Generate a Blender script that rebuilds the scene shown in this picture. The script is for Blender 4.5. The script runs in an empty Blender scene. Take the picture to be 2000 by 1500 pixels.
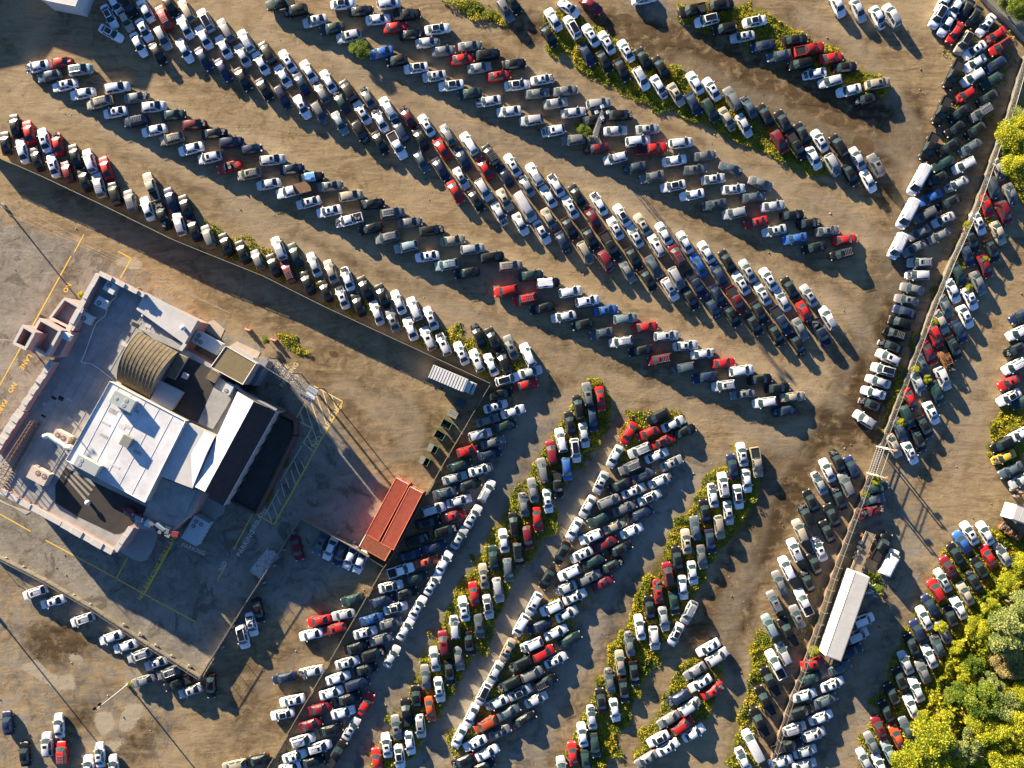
import bpy, bmesh, math, random
import numpy as np
from mathutils import Vector, Matrix, noise as mnoise
rnd = random.Random(7)
S = 10.0            # photograph pixels per metre on the ground
H = 133.3           # height of the drone
scene = bpy.context.scene
COL = scene.collection
R = math.radians

def P(px, py, h=0.0):
    k = (1 - h / H) / S
    return Vector(((px - 1000) * k, (750 - py) * k, h))

# ------------------------------------------------------------------ materials
MATS = {}
def nodes(m):
    m.use_nodes = True
    nt = m.node_tree
    return nt, nt.nodes, nt.links, nt.nodes['Principled BSDF']

def mat(name, col, rough=0.6, metal=0.0, coat=0.0, var=0.0, scale=2.0, bump=0.0, emit=None, spec=0.5, col2=None, detail=6):
    if name in MATS: return MATS[name]
    m = bpy.data.materials.new(name)
    nt, N, Lk, b = nodes(m)
    b.inputs['Base Color'].default_value = (*col, 1)
    b.inputs['Roughness'].default_value = rough
    b.inputs['Metallic'].default_value = metal
    b.inputs['Coat Weight'].default_value = coat
    b.inputs['Coat Roughness'].default_value = 0.12
    b.inputs['Specular IOR Level'].default_value = spec
    if var or bump or col2:
        tc = N.new('ShaderNodeTexCoord')
        nz = N.new('ShaderNodeTexNoise'); nz.inputs['Scale'].default_value = scale
        nz.inputs['Detail'].default_value = detail; nz.inputs['Roughness'].default_value = 0.65
        Lk.new(tc.outputs['Object'], nz.inputs['Vector'])
        if var or col2:
            mx = N.new('ShaderNodeMix'); mx.data_type = 'RGBA'
            c2 = col2 if col2 else tuple(max(0, c * (1 - var)) for c in col)
            mx.inputs['A'].default_value = (*col, 1); mx.inputs['B'].default_value = (*c2, 1)
            rp = N.new('ShaderNodeMapRange'); rp.inputs['From Min'].default_value = 0.36; rp.inputs['From Max'].default_value = 0.66
            Lk.new(nz.outputs['Fac'], rp.inputs['Value']); Lk.new(rp.outputs['Result'], mx.inputs['Factor'])
            Lk.new(mx.outputs['Result'], b.inputs['Base Color'])
        if bump:
            bp = N.new('ShaderNodeBump'); bp.inputs['Strength'].default_value = bump; bp.inputs['Distance'].default_value = 0.05
            Lk.new(nz.outputs['Fac'], bp.inputs['Height']); Lk.new(bp.outputs['Normal'], b.inputs['Normal'])
    MATS[name] = m
    return m

def paint_mat(name, col, metal, rough):
    """car paint: each car a slightly different shade, with patchy dust"""
    m = bpy.data.materials.new(name)
    nt, N, Lk, b = nodes(m)
    oi = N.new('ShaderNodeObjectInfo')
    hs = N.new('ShaderNodeHueSaturation'); hs.inputs['Color'].default_value = (*col, 1)
    mr = N.new('ShaderNodeMapRange'); mr.inputs['To Min'].default_value = 0.72; mr.inputs['To Max'].default_value = 1.2
    Lk.new(oi.outputs['Random'], mr.inputs['Value']); Lk.new(mr.outputs['Result'], hs.inputs['Value'])
    tc = N.new('ShaderNodeTexCoord'); nz = N.new('ShaderNodeTexNoise'); nz.inputs['Scale'].default_value = 1.3; nz.inputs['Detail'].default_value = 5
    av = N.new('ShaderNodeVectorMath'); av.operation = 'ADD'
    Lk.new(tc.outputs['Object'], av.inputs[0]); Lk.new(oi.outputs['Location'], av.inputs[1]); Lk.new(av.outputs[0], nz.inputs['Vector'])
    rp = N.new('ShaderNodeMapRange'); rp.inputs['From Min'].default_value = 0.45; rp.inputs['From Max'].default_value = 0.75; rp.inputs['To Max'].default_value = 0.22
    Lk.new(nz.outputs['Fac'], rp.inputs['Value'])
    mx = N.new('ShaderNodeMix'); mx.data_type = 'RGBA'
    Lk.new(rp.outputs['Result'], mx.inputs['Factor']); Lk.new(hs.outputs['Color'], mx.inputs['A'])
    lum = sum(col) / 3; dk = min(1, .12 + lum * 2.2); mx.inputs['B'].default_value = (0.2 * dk, 0.17 * dk, 0.14 * dk, 1)
    Lk.new(mx.outputs['Result'], b.inputs['Base Color'])
    b.inputs['Metallic'].default_value = metal
    rr = N.new('ShaderNodeMapRange'); rr.inputs['To Min'].default_value = rough; rr.inputs['To Max'].default_value = rough + 0.25
    Lk.new(nz.outputs['Fac'], rr.inputs['Value']); Lk.new(rr.outputs['Result'], b.inputs['Roughness'])
    b.inputs['Coat Weight'].default_value = 0.12; b.inputs['Coat Roughness'].default_value = 0.25; b.inputs['Specular IOR Level'].default_value = 0.32
    MATS[name] = m
    return m

PAINT = {  # letter: (words, colour, metallic, roughness)
 'W': ('white', (0.78, 0.78, 0.79), 0, 0.38), 'S': ('silver', (0.5, 0.51, 0.52), 0.2, 0.36),
 'G': ('grey', (0.19, 0.19, 0.195), 0.15, 0.38), 'K': ('black', (0.009, 0.009, 0.0095), 0, 0.3),
 'R': ('red', (0.5, 0.015, 0.014), 0, 0.36), 'M': ('maroon', (0.19, 0.012, 0.022), 0.1, 0.36),
 'B': ('blue', (0.035, 0.13, 0.42), 0.1, 0.36), 'N': ('navy blue', (0.015, 0.026, 0.075), 0.1, 0.34),
 'T': ('beige', (0.42, 0.36, 0.27), 0.1, 0.38), 'D': ('slate grey', (0.085, 0.11, 0.135), 0.1, 0.36),
 'E': ('dark green', (0.018, 0.045, 0.04), 0.1, 0.36), 'L': ('pale blue', (0.3, 0.4, 0.42), 0.3, 0.38),
 'O': ('orange', (0.52, 0.075, 0.018), 0, 0.4), 'Y': ('yellow', (0.62, 0.36, 0.03), 0, 0.42),
 'Z': ('rusty burnt-out', (0.2, 0.085, 0.03), 0, 0.85),
}
for k, v in PAINT.items(): paint_mat('paint_' + k, v[1], v[2], v[3])
GLASS = mat('car_glass', (0.022, 0.042, 0.046), rough=0.28, spec=0.55)
BLACKROOF = mat('black_roof_glass', (0.012, 0.013, 0.016), rough=0.16, spec=0.8)
RUBBER = mat('tyre_rubber', (0.018, 0.018, 0.018), rough=0.9)
RIM = mat('wheel_rim', (0.4, 0.4, 0.41), rough=0.4, metal=0.7)
HEADL = mat('headlight_lens', (0.75, 0.75, 0.72), rough=0.12)
TAILL = mat('taillight_lens', (0.45, 0.01, 0.01), rough=0.2)
TRIM = mat('black_trim', (0.02, 0.02, 0.021), rough=0.55)
RAIL = mat('roof_rail', (0.5, 0.5, 0.5), rough=0.35, metal=0.7)
ENGINE = mat('engine_metal', (0.05, 0.048, 0.045), rough=0.6, col2=(0.3, 0.29, 0.28), scale=5)
LINER = mat('bed_liner', (0.022, 0.022, 0.024), rough=0.8)
TARPB = mat('blue_tarp', (0.13, 0.35, 0.62), rough=0.6, bump=0.6, scale=3)
TARPW = mat('white_tarp', (0.7, 0.7, 0.72), rough=0.55, bump=0.6, scale=3)
RUSTBED = mat('rusty_flatbed', (0.24, 0.13, 0.07), rough=0.85, var=0.4, scale=2)

# ------------------------------------------------------------------ mesh helpers
def mesh_obj(name, verts, faces, mats, parent=None, mi=None, smooth=None, link=True):
    me = bpy.data.meshes.new(name)
    me.from_pydata([tuple(v) for v in verts], [], faces)
    if not isinstance(mats, (list, tuple)): mats = [mats]
    for m in mats: me.materials.append(m)
    if mi is not None: me.polygons.foreach_set('material_index', mi)
    if smooth is not None:
        me.polygons.foreach_set('use_smooth', [True] * len(me.polygons))
        me.set_sharp_from_angle(angle=R(smooth))
    me.update()
    o = bpy.data.objects.new(name, me)
    if link: COL.objects.link(o)
    if parent: o.parent = parent
    return o

class MB:
    """collects shapes for ONE mesh object"""
    def __init__(s): s.v = []; s.f = []; s.m = []; s.mats = []
    def mid(s, m):
        if m not in s.mats: s.mats.append(m)
        return s.mats.index(m)
    def add(s, vs, fs, m):
        n = len(s.v); s.v += [Vector(v) for v in vs]; k = s.mid(m)
        for f in fs: s.f.append([i + n for i in f]); s.m.append(k)
    def box(s, c, d, m, rz=0.0, ry=0.0, rx=0.0):
        M = Matrix.Translation(Vector(c)) @ Matrix.Rotation(rz, 4, 'Z') @ Matrix.Rotation(ry, 4, 'Y') @ Matrix.Rotation(rx, 4, 'X')
        x, y, z = d[0] / 2, d[1] / 2, d[2] / 2
        vs = [M @ Vector(p) for p in ((-x,-y,-z),(x,-y,-z),(x,y,-z),(-x,y,-z),(-x,-y,z),(x,-y,z),(x,y,z),(-x,y,z))]
        s.add(vs, [(3,2,1,0),(4,5,6,7),(0,1,5,4),(1,2,6,5),(2,3,7,6),(3,0,4,7)], m)
    def bar(s, a, b, r, m, n=6, r2=None):
        a, b = Vector(a), Vector(b); d = b - a
        if d.length < 1e-6: return
        q = d.to_track_quat('Z', 'Y'); r2 = r if r2 is None else r2
        vs = [a + q @ Vector((r * math.cos(t), r * math.sin(t), 0)) for t in [2 * math.pi * i / n for i in range(n)]]
        vs += [b + q @ Vector((r2 * math.cos(t), r2 * math.sin(t), 0)) for t in [2 * math.pi * i / n for i in range(n)]]
        fs = [(i, (i + 1) % n, n + (i + 1) % n, n + i) for i in range(n)] + [tuple(range(n - 1, -1, -1)), tuple(range(n, 2 * n))]
        s.add(vs, fs, m)
    def prism(s, poly, z0, z1, m, mtop=None, top=True):
        """poly: list of (x, y) world"""
        n = len(poly)
        ar = sum(poly[i][0] * poly[(i + 1) % n][1] - poly[(i + 1) % n][0] * poly[i][1] for i in range(n))
        if ar < 0: poly = poly[::-1]
        vs = [(p[0], p[1], z0) for p in poly] + [(p[0], p[1], z1) for p in poly]
        s.add(vs, [(i, (i + 1) % n, n + (i + 1) % n, n + i) for i in range(n)], m)
        if top: s.add([vs[n + i] for i in range(n)], [tuple(range(n))], mtop or m)
    def build(s, name, parent=None, smooth=None):
        return mesh_obj(name, s.v, s.f, s.mats, parent, s.m, smooth)

def tag(o, label=None, cat=None, group=None, kind=None):
    if label: o['label'] = label
    if cat: o['category'] = cat
    if group: o['group'] = group
    if kind: o['kind'] = kind
    return o

def empty(name, loc, rz=0.0):
    o = bpy.data.objects.new(name, None); COL.objects.link(o)
    o.location = loc; o.rotation_euler = (0, 0, rz); o.empty_display_size = 0.3
    return o

def copy_tree(o, parent=None):
    c = o.copy(); COL.objects.link(c)
    if parent: c.parent = parent
    for ch in list(o.children): copy_tree(ch, c)
    return c

def reorigin(child, root):
    """child built in world space -> parent it to root, keeping its place"""
    child.parent = root
    child.matrix_parent_inverse = (Matrix.Translation(root.location) @ root.rotation_euler.to_matrix().to_4x4()).inverted()

# ------------------------------------------------------------------ cars
def loft(st):
    """st: (x, halfwidth, z_bottom, z_shoulder, z_deck)"""
    vs = []; fs = []
    for x, w, zb, zs, zd in st:
        half = [(w * 0.9, zb), (w, zb + 0.18), (w * 0.99, zs), (w * 0.93, zs + (zd - zs) * 0.75), (w * 0.72, zd), (w * 0.3, zd + 0.025)]
        vs += [(x, -y, z) for y, z in half] + [(x, y, z) for y, z in reversed(half)]
    n = 12
    for i in range(len(st) - 1):
        for j in range(n):
            a, b = i * n + j, i * n + (j + 1) % n
            fs.append((a, b, b + n, a + n))
    fs.append(tuple(range(n - 1, -1, -1)))
    k = (len(st) - 1) * n
    fs.append(tuple(range(k, k + n)))
    return vs, fs

def quadpt(q, u, v):
    a, b, c, d = [Vector(p) for p in q]      # a-b bottom, d-c top
    return (a.lerp(b, u)).lerp(d.lerp(c, u), v)

def pane(mb, q, u0, u1, v0, v1, m, off=0.014, n=3):
    a, b, c, d = [Vector(p) for p in q]
    nn = (b - a).cross(d - a).normalized()
    vs = []; fs = []
    for i in range(n + 1):
        u = u0 + (u1 - u0) * i / n
        vs += [quadpt(q, u, v0) + nn * off, quadpt(q, u, v1) + nn * off]
    for i in range(n): fs.append((2 * i, 2 * i + 2, 2 * i + 3, 2 * i + 1))
    mb.add(vs, fs, m)

STY = {
 'sedan': dict(L=4.85, W=0.92, st=[(-2.43,.66,.3,.6,.68),(-2.36,.80,.26,.72,.90),(-2.1,.88,.23,.78,.985),(-1.6,.915,.22,.8,1.0),(0,.92,.22,.8,.98),(1.0,.92,.22,.8,.97),(1.7,.9,.22,.76,.90),(2.15,.84,.24,.68,.80),(2.36,.70,.27,.58,.68),(2.43,.5,.32,.5,.55)],
    cab=(1.24,.48,-.95,-1.8,.88,.62,.955,1.45), wh=1.42, wr=.33),
 'hatchback': dict(L=4.2, W=0.89, st=[(-2.1,.68,.3,.65,.8),(-2.03,.82,.26,.78,.98),(-1.6,.88,.22,.82,1.0),(0,.89,.22,.82,1.0),(.95,.89,.22,.82,.99),(1.5,.86,.22,.78,.92),(1.9,.78,.24,.68,.8),(2.1,.55,.3,.55,.62)],
    cab=(1.22,.36,-1.4,-2.0,.86,.62,.98,1.5), wh=1.28, wr=.32),
 'suv': dict(L=4.75, W=0.95, st=[(-2.38,.72,.36,.75,.95),(-2.3,.88,.32,.9,1.08),(-1.8,.94,.3,.95,1.12),(0,.95,.3,.95,1.12),(1.1,.95,.3,.95,1.1),(1.75,.93,.3,.9,1.04),(2.15,.87,.32,.8,.95),(2.33,.74,.36,.68,.8),(2.39,.55,.42,.6,.66)],
    cab=(1.34,.55,-1.8,-2.3,.91,.68,1.09,1.72), wh=1.42, wr=.37),
 'pickup_truck': dict(L=5.5, W=0.98, st=[(-2.75,.9,.42,.9,1.06),(-2.7,.96,.4,.95,1.1),(-.7,.98,.36,.98,1.1),(1.2,.98,.36,.98,1.12),(2.0,.97,.36,.95,1.08),(2.5,.92,.38,.85,1.0),(2.7,.8,.42,.75,.88),(2.75,.62,.48,.65,.72)],
    cab=(1.4,.66,-.65,-.95,.92,.7,1.1,1.8), wh=1.75, wr=.4),
 'cargo_van': dict(L=5.3, W=1.0, st=[(-2.65,.92,.4,1.1,1.2),(-2.6,.98,.36,1.1,1.22),(1.4,1.0,.34,1.05,1.2),(2.1,.97,.34,.95,1.12),(2.5,.88,.38,.82,.98),(2.65,.65,.45,.65,.75)],
    cab=(2.0,1.25,-2.5,-2.62,.92,.82,1.18,2.1), wh=1.65, wr=.38),
}
def car_parts(style, flags):
    """list of (part name, MB); local axes: +x forward, z up"""
    d = STY[style]; parts = []
    lng = 1.0
    if 'l' in flags: lng = 1.17 if style == 'cargo_van' else 1.1
    PM = 'PAINT'
    body = MB(); rr = random.Random(hash_(style + flags))
    st = [(x * lng, w, a, b, c) for x, w, a, b, c in d['st']]
    vs, fs = loft(st)
    vs = [Vector(v) for v in vs]
    x1, x2, x3, x4, wb, wr, zb, zt = d['cab']
    x1, x2, x3, x4 = x1 * lng, x2 * lng, x3 * lng, x4 * lng
    if style == 'pickup_truck': x3, x4 = -.65, -.92
    wreck = 'x' in flags or 'Z' in flags
    front = d['L'] / 2 * lng
    if wreck:
        for v in vs:
            if v.x > x1 + 0.25 and v.z > .4:
                k = min(1, (v.x - x1) / 1.2)
                v.x -= rr.uniform(0, .4) * k; v.y *= 1 - rr.uniform(0, .14) * k; v.z += rr.uniform(-.3, .1) * k
    body.add(vs, fs, PM)
    # cab
    bulge = .12
    F = [(x1 - .1, -wb, zb), (x1 + bulge, 0, zb), (x1 - .1, wb, zb)]
    Ft = [(x2 - .03, -wr, zt - .05), (x2 + .06, 0, zt - .02), (x2 - .03, wr, zt - .05)]
    B = [(x4 + .08, -wb * .96, zb), (x4 - .08, 0, zb), (x4 + .08, wb * .96, zb)]
    Bt = [(x3, -wr, zt - .05), (x3 - .05, 0, zt - .02), (x3, wr, zt - .05)]
    mid = (x2 + x3) / 2
    Mb = [(mid, -wb * 1.02, zb), (mid, wb * 1.02, zb)]; Mt = [(mid, -wr * 1.03, zt - .03), (mid, wr * 1.03, zt - .03)]
    ins = .12
    Rf = [(x2 - ins, -wr + ins, zt), (x2 - ins + .05, 0, zt + .025), (x2 - ins, wr - ins, zt)]
    Rb = [(x3 + ins, -wr + ins, zt), (x3 + ins - .04, 0, zt + .02), (x3 + ins, wr - ins, zt)]
    Rm = [(mid, -wr * 1.03 + ins, zt + .02), (mid, 0, zt + .04), (mid, wr * 1.03 - ins, zt + .02)]
    V = F + Ft + B + Bt + Mb + Mt + Rf + Rb + Rm     # 0-2,3-5,6-8,9-11,12-13,14-15,16-18,19-21,22-24
    Q = [(0,1,4,3),(1,2,5,4),(8,7,10,11),(7,6,9,10),(6,12,14,9),(12,0,3,14),(2,13,15,5),(13,8,11,15),
         (3,4,17,16),(4,5,18,17),(11,10,20,21),(10,9,19,20),(9,14,22,19),(14,3,16,22),(5,15,24,18),(15,11,21,24),
         (16,17,23,22),(17,18,24,23),(22,23,20,19),(23,24,21,20)]
    conv = 'c' in flags
    burnt = 'Z' in flags
    if not conv and not burnt: body.add(V, Q, PM)
    elif burnt:
        for a, b in ((0,3),(2,5),(6,9),(8,11),(12,14),(13,15),(3,9),(5,11),(3,5),(9,11)): body.bar(V[a], V[b], .05, PM, 5)
        body.box(((x1 + x4) / 2, 0, zb + .02), (x1 - x4 - .3, 1.3, .05), LINER)
        for k in range(9): body.box((rr.uniform(x4 + .3, x1 - .2), rr.uniform(-.5, .5), zb + .12), (rr.uniform(.2, .5), rr.uniform(.15, .4), rr.uniform(.1, .35)), rr.choice([ENGINE, PM, LINER]), rr.uniform(0, 3))
    else:
        body.box(((x1 + x4) / 2, 0, zb + .04), (x1 - x4 - .4, 1.3, .05), LINER)
        for k in (-1, 1):
            body.box((-.15, k * .36, zb + .15), (.5, .5, .2), ENGINE); body.box((-.45, k * .36, zb + .3), (.18, .5, .4), ENGINE)
    for k in (-1, 1):       # mirrors
        body.box((x1 - .28, k * (d['W'] + .1), zb + .06), (.16, .2, .13), PM)
    if style == 'pickup_truck':
        bx0, bx1 = -front + .12, x4 - .12
        zr = 1.17
        for k in (-1, 1): body.box(((bx0 + bx1) / 2, k * .88, 1.14), (bx1 - bx0 + .1, .12, .14), PM)
        body.box((bx0 - .03, 0, 1.14), (.1, 1.64, .14), PM)
    if style == 'cargo_van':
        for k in range(5): body.box(((x2 + x3) / 2 - .1, -.5 + .25 * k, zt + .045), (x2 - x3 - .5, .05, .03), PM)
    parts.append(('body', body))
    glassm = BLACKROOF if False else GLASS
    if not burnt:
        w = MB(); pane(w, (V[0], V[1], V[4], V[3]), .05, 1, .04, .97, glassm); pane(w, (V[1], V[2], V[5], V[4]), 0, .95, .04, .97, glassm)
        parts.append(('windscreen', w))
    if not conv and not burnt:
        w = MB(); pane(w, (V[8], V[7], V[10], V[11]), .08, 1, .07, .96, glassm); pane(w, (V[7], V[6], V[9], V[10]), 0, .92, .07, .96, glassm)
        parts.append(('rear_window', w))
        for a, b, c, e, f, g in ((6, 12, 14, 9, 0, 3), (2, 13, 15, 5, 8, 11)):
            w = MB()
            if a == 6:
                if style != 'cargo_van': pane(w, (V[6], V[12], V[14], V[9]), .16, .97, .08, .95, glassm)
                pane(w, (V[12], V[0], V[3], V[14]), .52 if style == 'cargo_van' else .05, .88, .08, .95, glassm)
            else:
                pane(w, (V[2], V[13], V[15], V[5]), .12, .48 if style == 'cargo_van' else .95, .08, .95, glassm)
                if style != 'cargo_van': pane(w, (V[13], V[8], V[11], V[15]), .03, .84, .08, .95, glassm)
            parts.append(('side_window', w))
    if 'o' in flags and not conv:
        w = MB(); e = .012; up = lambda p: Vector(p) + Vector((0, 0, e))
        w.add([up(V[i]) for i in (16,17,18,22,23,24,19,20,21)], [(0,1,4,3),(1,2,5,4),(3,4,7,6),(4,5,8,7)], BLACKROOF)
        parts.append(('glass_roof', w))
    elif 'k' in flags and not conv:
        w = MB(); w.box((x2 - .55, 0, zt + .035), (.55, .72, .03), BLACKROOF); parts.append(('sunroof', w))
    if 'r' in flags and not conv:
        w = MB()
        for k in (-1, 1): w.bar((x2 - .2, k * (wr - .08), zt + .09), (x3 + .1, k * (wr - .08), zt + .09), .025, RAIL, 5)
        n = 5 if x2 - x3 > 2 else 3
        for i in range(n):
            xx = x3 + .3 + (x2 - .75 - x3 - .3) * i / (n - 1); w.box((xx, 0, zt + .085), (.05, 2 * wr - .16, .035), RAIL)
        parts.append(('roof_rack', w))
    if 'b' in flags or 'w' in flags:
        w = MB(); tm = TARPB if 'b' in flags else TARPW
        nx, ny = 7, 6; vs = []
        for i in range(nx):
            for j in range(ny):
                xx = x3 - .2 + (x2 + .35 - x3 + .2) * i / (nx - 1); yy = (-1 + 2 * j / (ny - 1)) * (wb + .05)
                zz = zt + .07 if 0 < j < ny - 1 else zb + .15
                vs.append((xx + rr.uniform(-.1, .1), yy + rr.uniform(-.06, .06), zz + rr.uniform(-.02, .06)))
        w.add(vs, [(i * ny + j, (i + 1) * ny + j, (i + 1) * ny + j + 1, i * ny + j + 1) for i in range(nx - 1) for j in range(ny - 1)], tm)
        parts.append(('tarpaulin', w))
    if wreck:
        w = MB()
        if rr.random() < .6:
            w.box(((x1 + front) / 2 + .05, 0, d['st'][-4][4] + .02), (front - x1 - .55, 1.25, .06), LINER)
            for k in range(10):
                w.box((rr.uniform(x1 + .35, front - .4), rr.uniform(-.5, .5), d['st'][-4][4] + .07), (rr.uniform(.15, .5), rr.uniform(.1, .4), rr.uniform(.06, .2)), ENGINE, rr.uniform(0, 3))
        else:
            for k in range(3):
                w.box((rr.uniform(x1 + .3, front - .5), rr.uniform(-.3, .3), d['st'][-4][4] + .12), (rr.uniform(.5, .8), rr.uniform(.6, 1.1), .03), 'PAINT', rr.uniform(-.5, .5), rr.uniform(-.3, .1), rr.uniform(-.2, .2))
            w.box((front - .35, rr.uniform(-.2, .2), .62), (.3, 1.1, .3), ENGINE, rr.uniform(-.3, .3))
        parts.append(('wrecked_front', w))
    if style == 'pickup_truck':
        w = MB(); bx0, bx1 = -front + .12, x4 - .12
        w.box(((bx0 + bx1) / 2, 0, 1.125), (bx1 - bx0, 1.62, .05), LINER)
        for k in range(5): w.box(((bx0 + bx1) / 2, -.6 + .3 * k, 1.155), (bx1 - bx0 - .1, .06, .02), LINER)
        if wreck:
            for k in range(8): w.box((rr.uniform(bx0 + .3, bx1 - .3), rr.uniform(-.5, .5), 1.25), (rr.uniform(.2, .6), rr.uniform(.15, .5), rr.uniform(.1, .3)), rr.choice([ENGINE, RIM, LINER]), rr.uniform(0, 3))
        parts.append(('cargo_bed', w))
    if 'f' in flags:
        w = MB(); w.box((-2.3, 0, 1.2), (3.1, 2.15, .12), RUSTBED); w.box((-.7, 0, 1.45), (.08, 2.0, .6), RUSTBED)
        parts.append(('flatbed', w))
    for sx in (1, -1):
        for sy in (1, -1):
            w = MB(); X = sx * d['wh'] * lng; Y = sy * (d['W'] - .08); r = d['wr']
            w.bar((X, Y - sy * .12, r), (X, Y + sy * .10, r), r, RUBBER, 14)
            w.bar((X, Y + sy * .085, r), (X, Y + sy * .115, r), r * .64, RIM, 10)
            parts.append(('wheel', w))
    zf = d['st'][-2][4]
    for sy in (1, -1):
        if not wreck:
            w = MB(); w.box((front - .22, sy * (d['W'] - .3), zf + .01), (.3, .3, .14), HEADL, sy * -.5); parts.append(('headlight', w))
        w = MB(); w.box((-front + .1, sy * (d['W'] - .24), d['st'][1][4] - .1), (.16, .34, .16), TAILL, sy * .25); parts.append(('taillight', w))
    return parts

def hash_(s):
    h = 7
    for c in s: h = (h * 31 + ord(c)) % 1000003
    return h

MODEL = {}
def model(style, flags, letter):
    """meshes for one look; shared by every car that looks like that"""
    key = (style, flags, letter)
    if key in MODEL: return MODEL[key]
    out = []
    for nm, mb in car_parts(style, flags):
        mats = [MATS['paint_' + letter] if m == 'PAINT' else m for m in mb.mats]
        o = mesh_obj(nm, mb.v, mb.f, mats, None, mb.m, 40, link=False)
        out.append((nm, o.data)); bpy.data.objects.remove(o)
    MODEL[key] = out
    return out
# ------------------------------------------------------------------ tuning
DIRT1, DIRT2, DIRT3, DIRT4 = (.35,.252,.138), (.25,.178,.093), (.13,.086,.042), (.425,.325,.195)
ASP1, ASP2, ASP3 = (.265,.235,.185), (.165,.147,.12), (.335,.30,.245)
DMP1, DMP2 = (.125,.078,.034), (.055,.034,.015)
GRS1, GRS2 = (.09,.10,.012), (.26,.215,.025)
PAL = (.42,.355,.25)
WD1, WD2, WD3 = (.075,.13,.012), (.27,.29,.02), (.64,.48,.035)
TG, TO, TB, TD = ((.12,.18,.016),(.4,.43,.026),(.66,.6,.045)), ((.11,.17,.05),(.28,.34,.1),(.46,.46,.15)), ((.06,.12,.016),(.16,.25,.025),(.34,.38,.05)), ((.24,.19,.06),(.42,.35,.13),(.58,.47,.22))
BUMP = .5
SUN_EL, SUN_AZ, SUN_E, SUN_C = 11.5, 128.5, 5.0, (1.0, .84, .61)
SKY, EXPO = .058, 2.0
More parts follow.
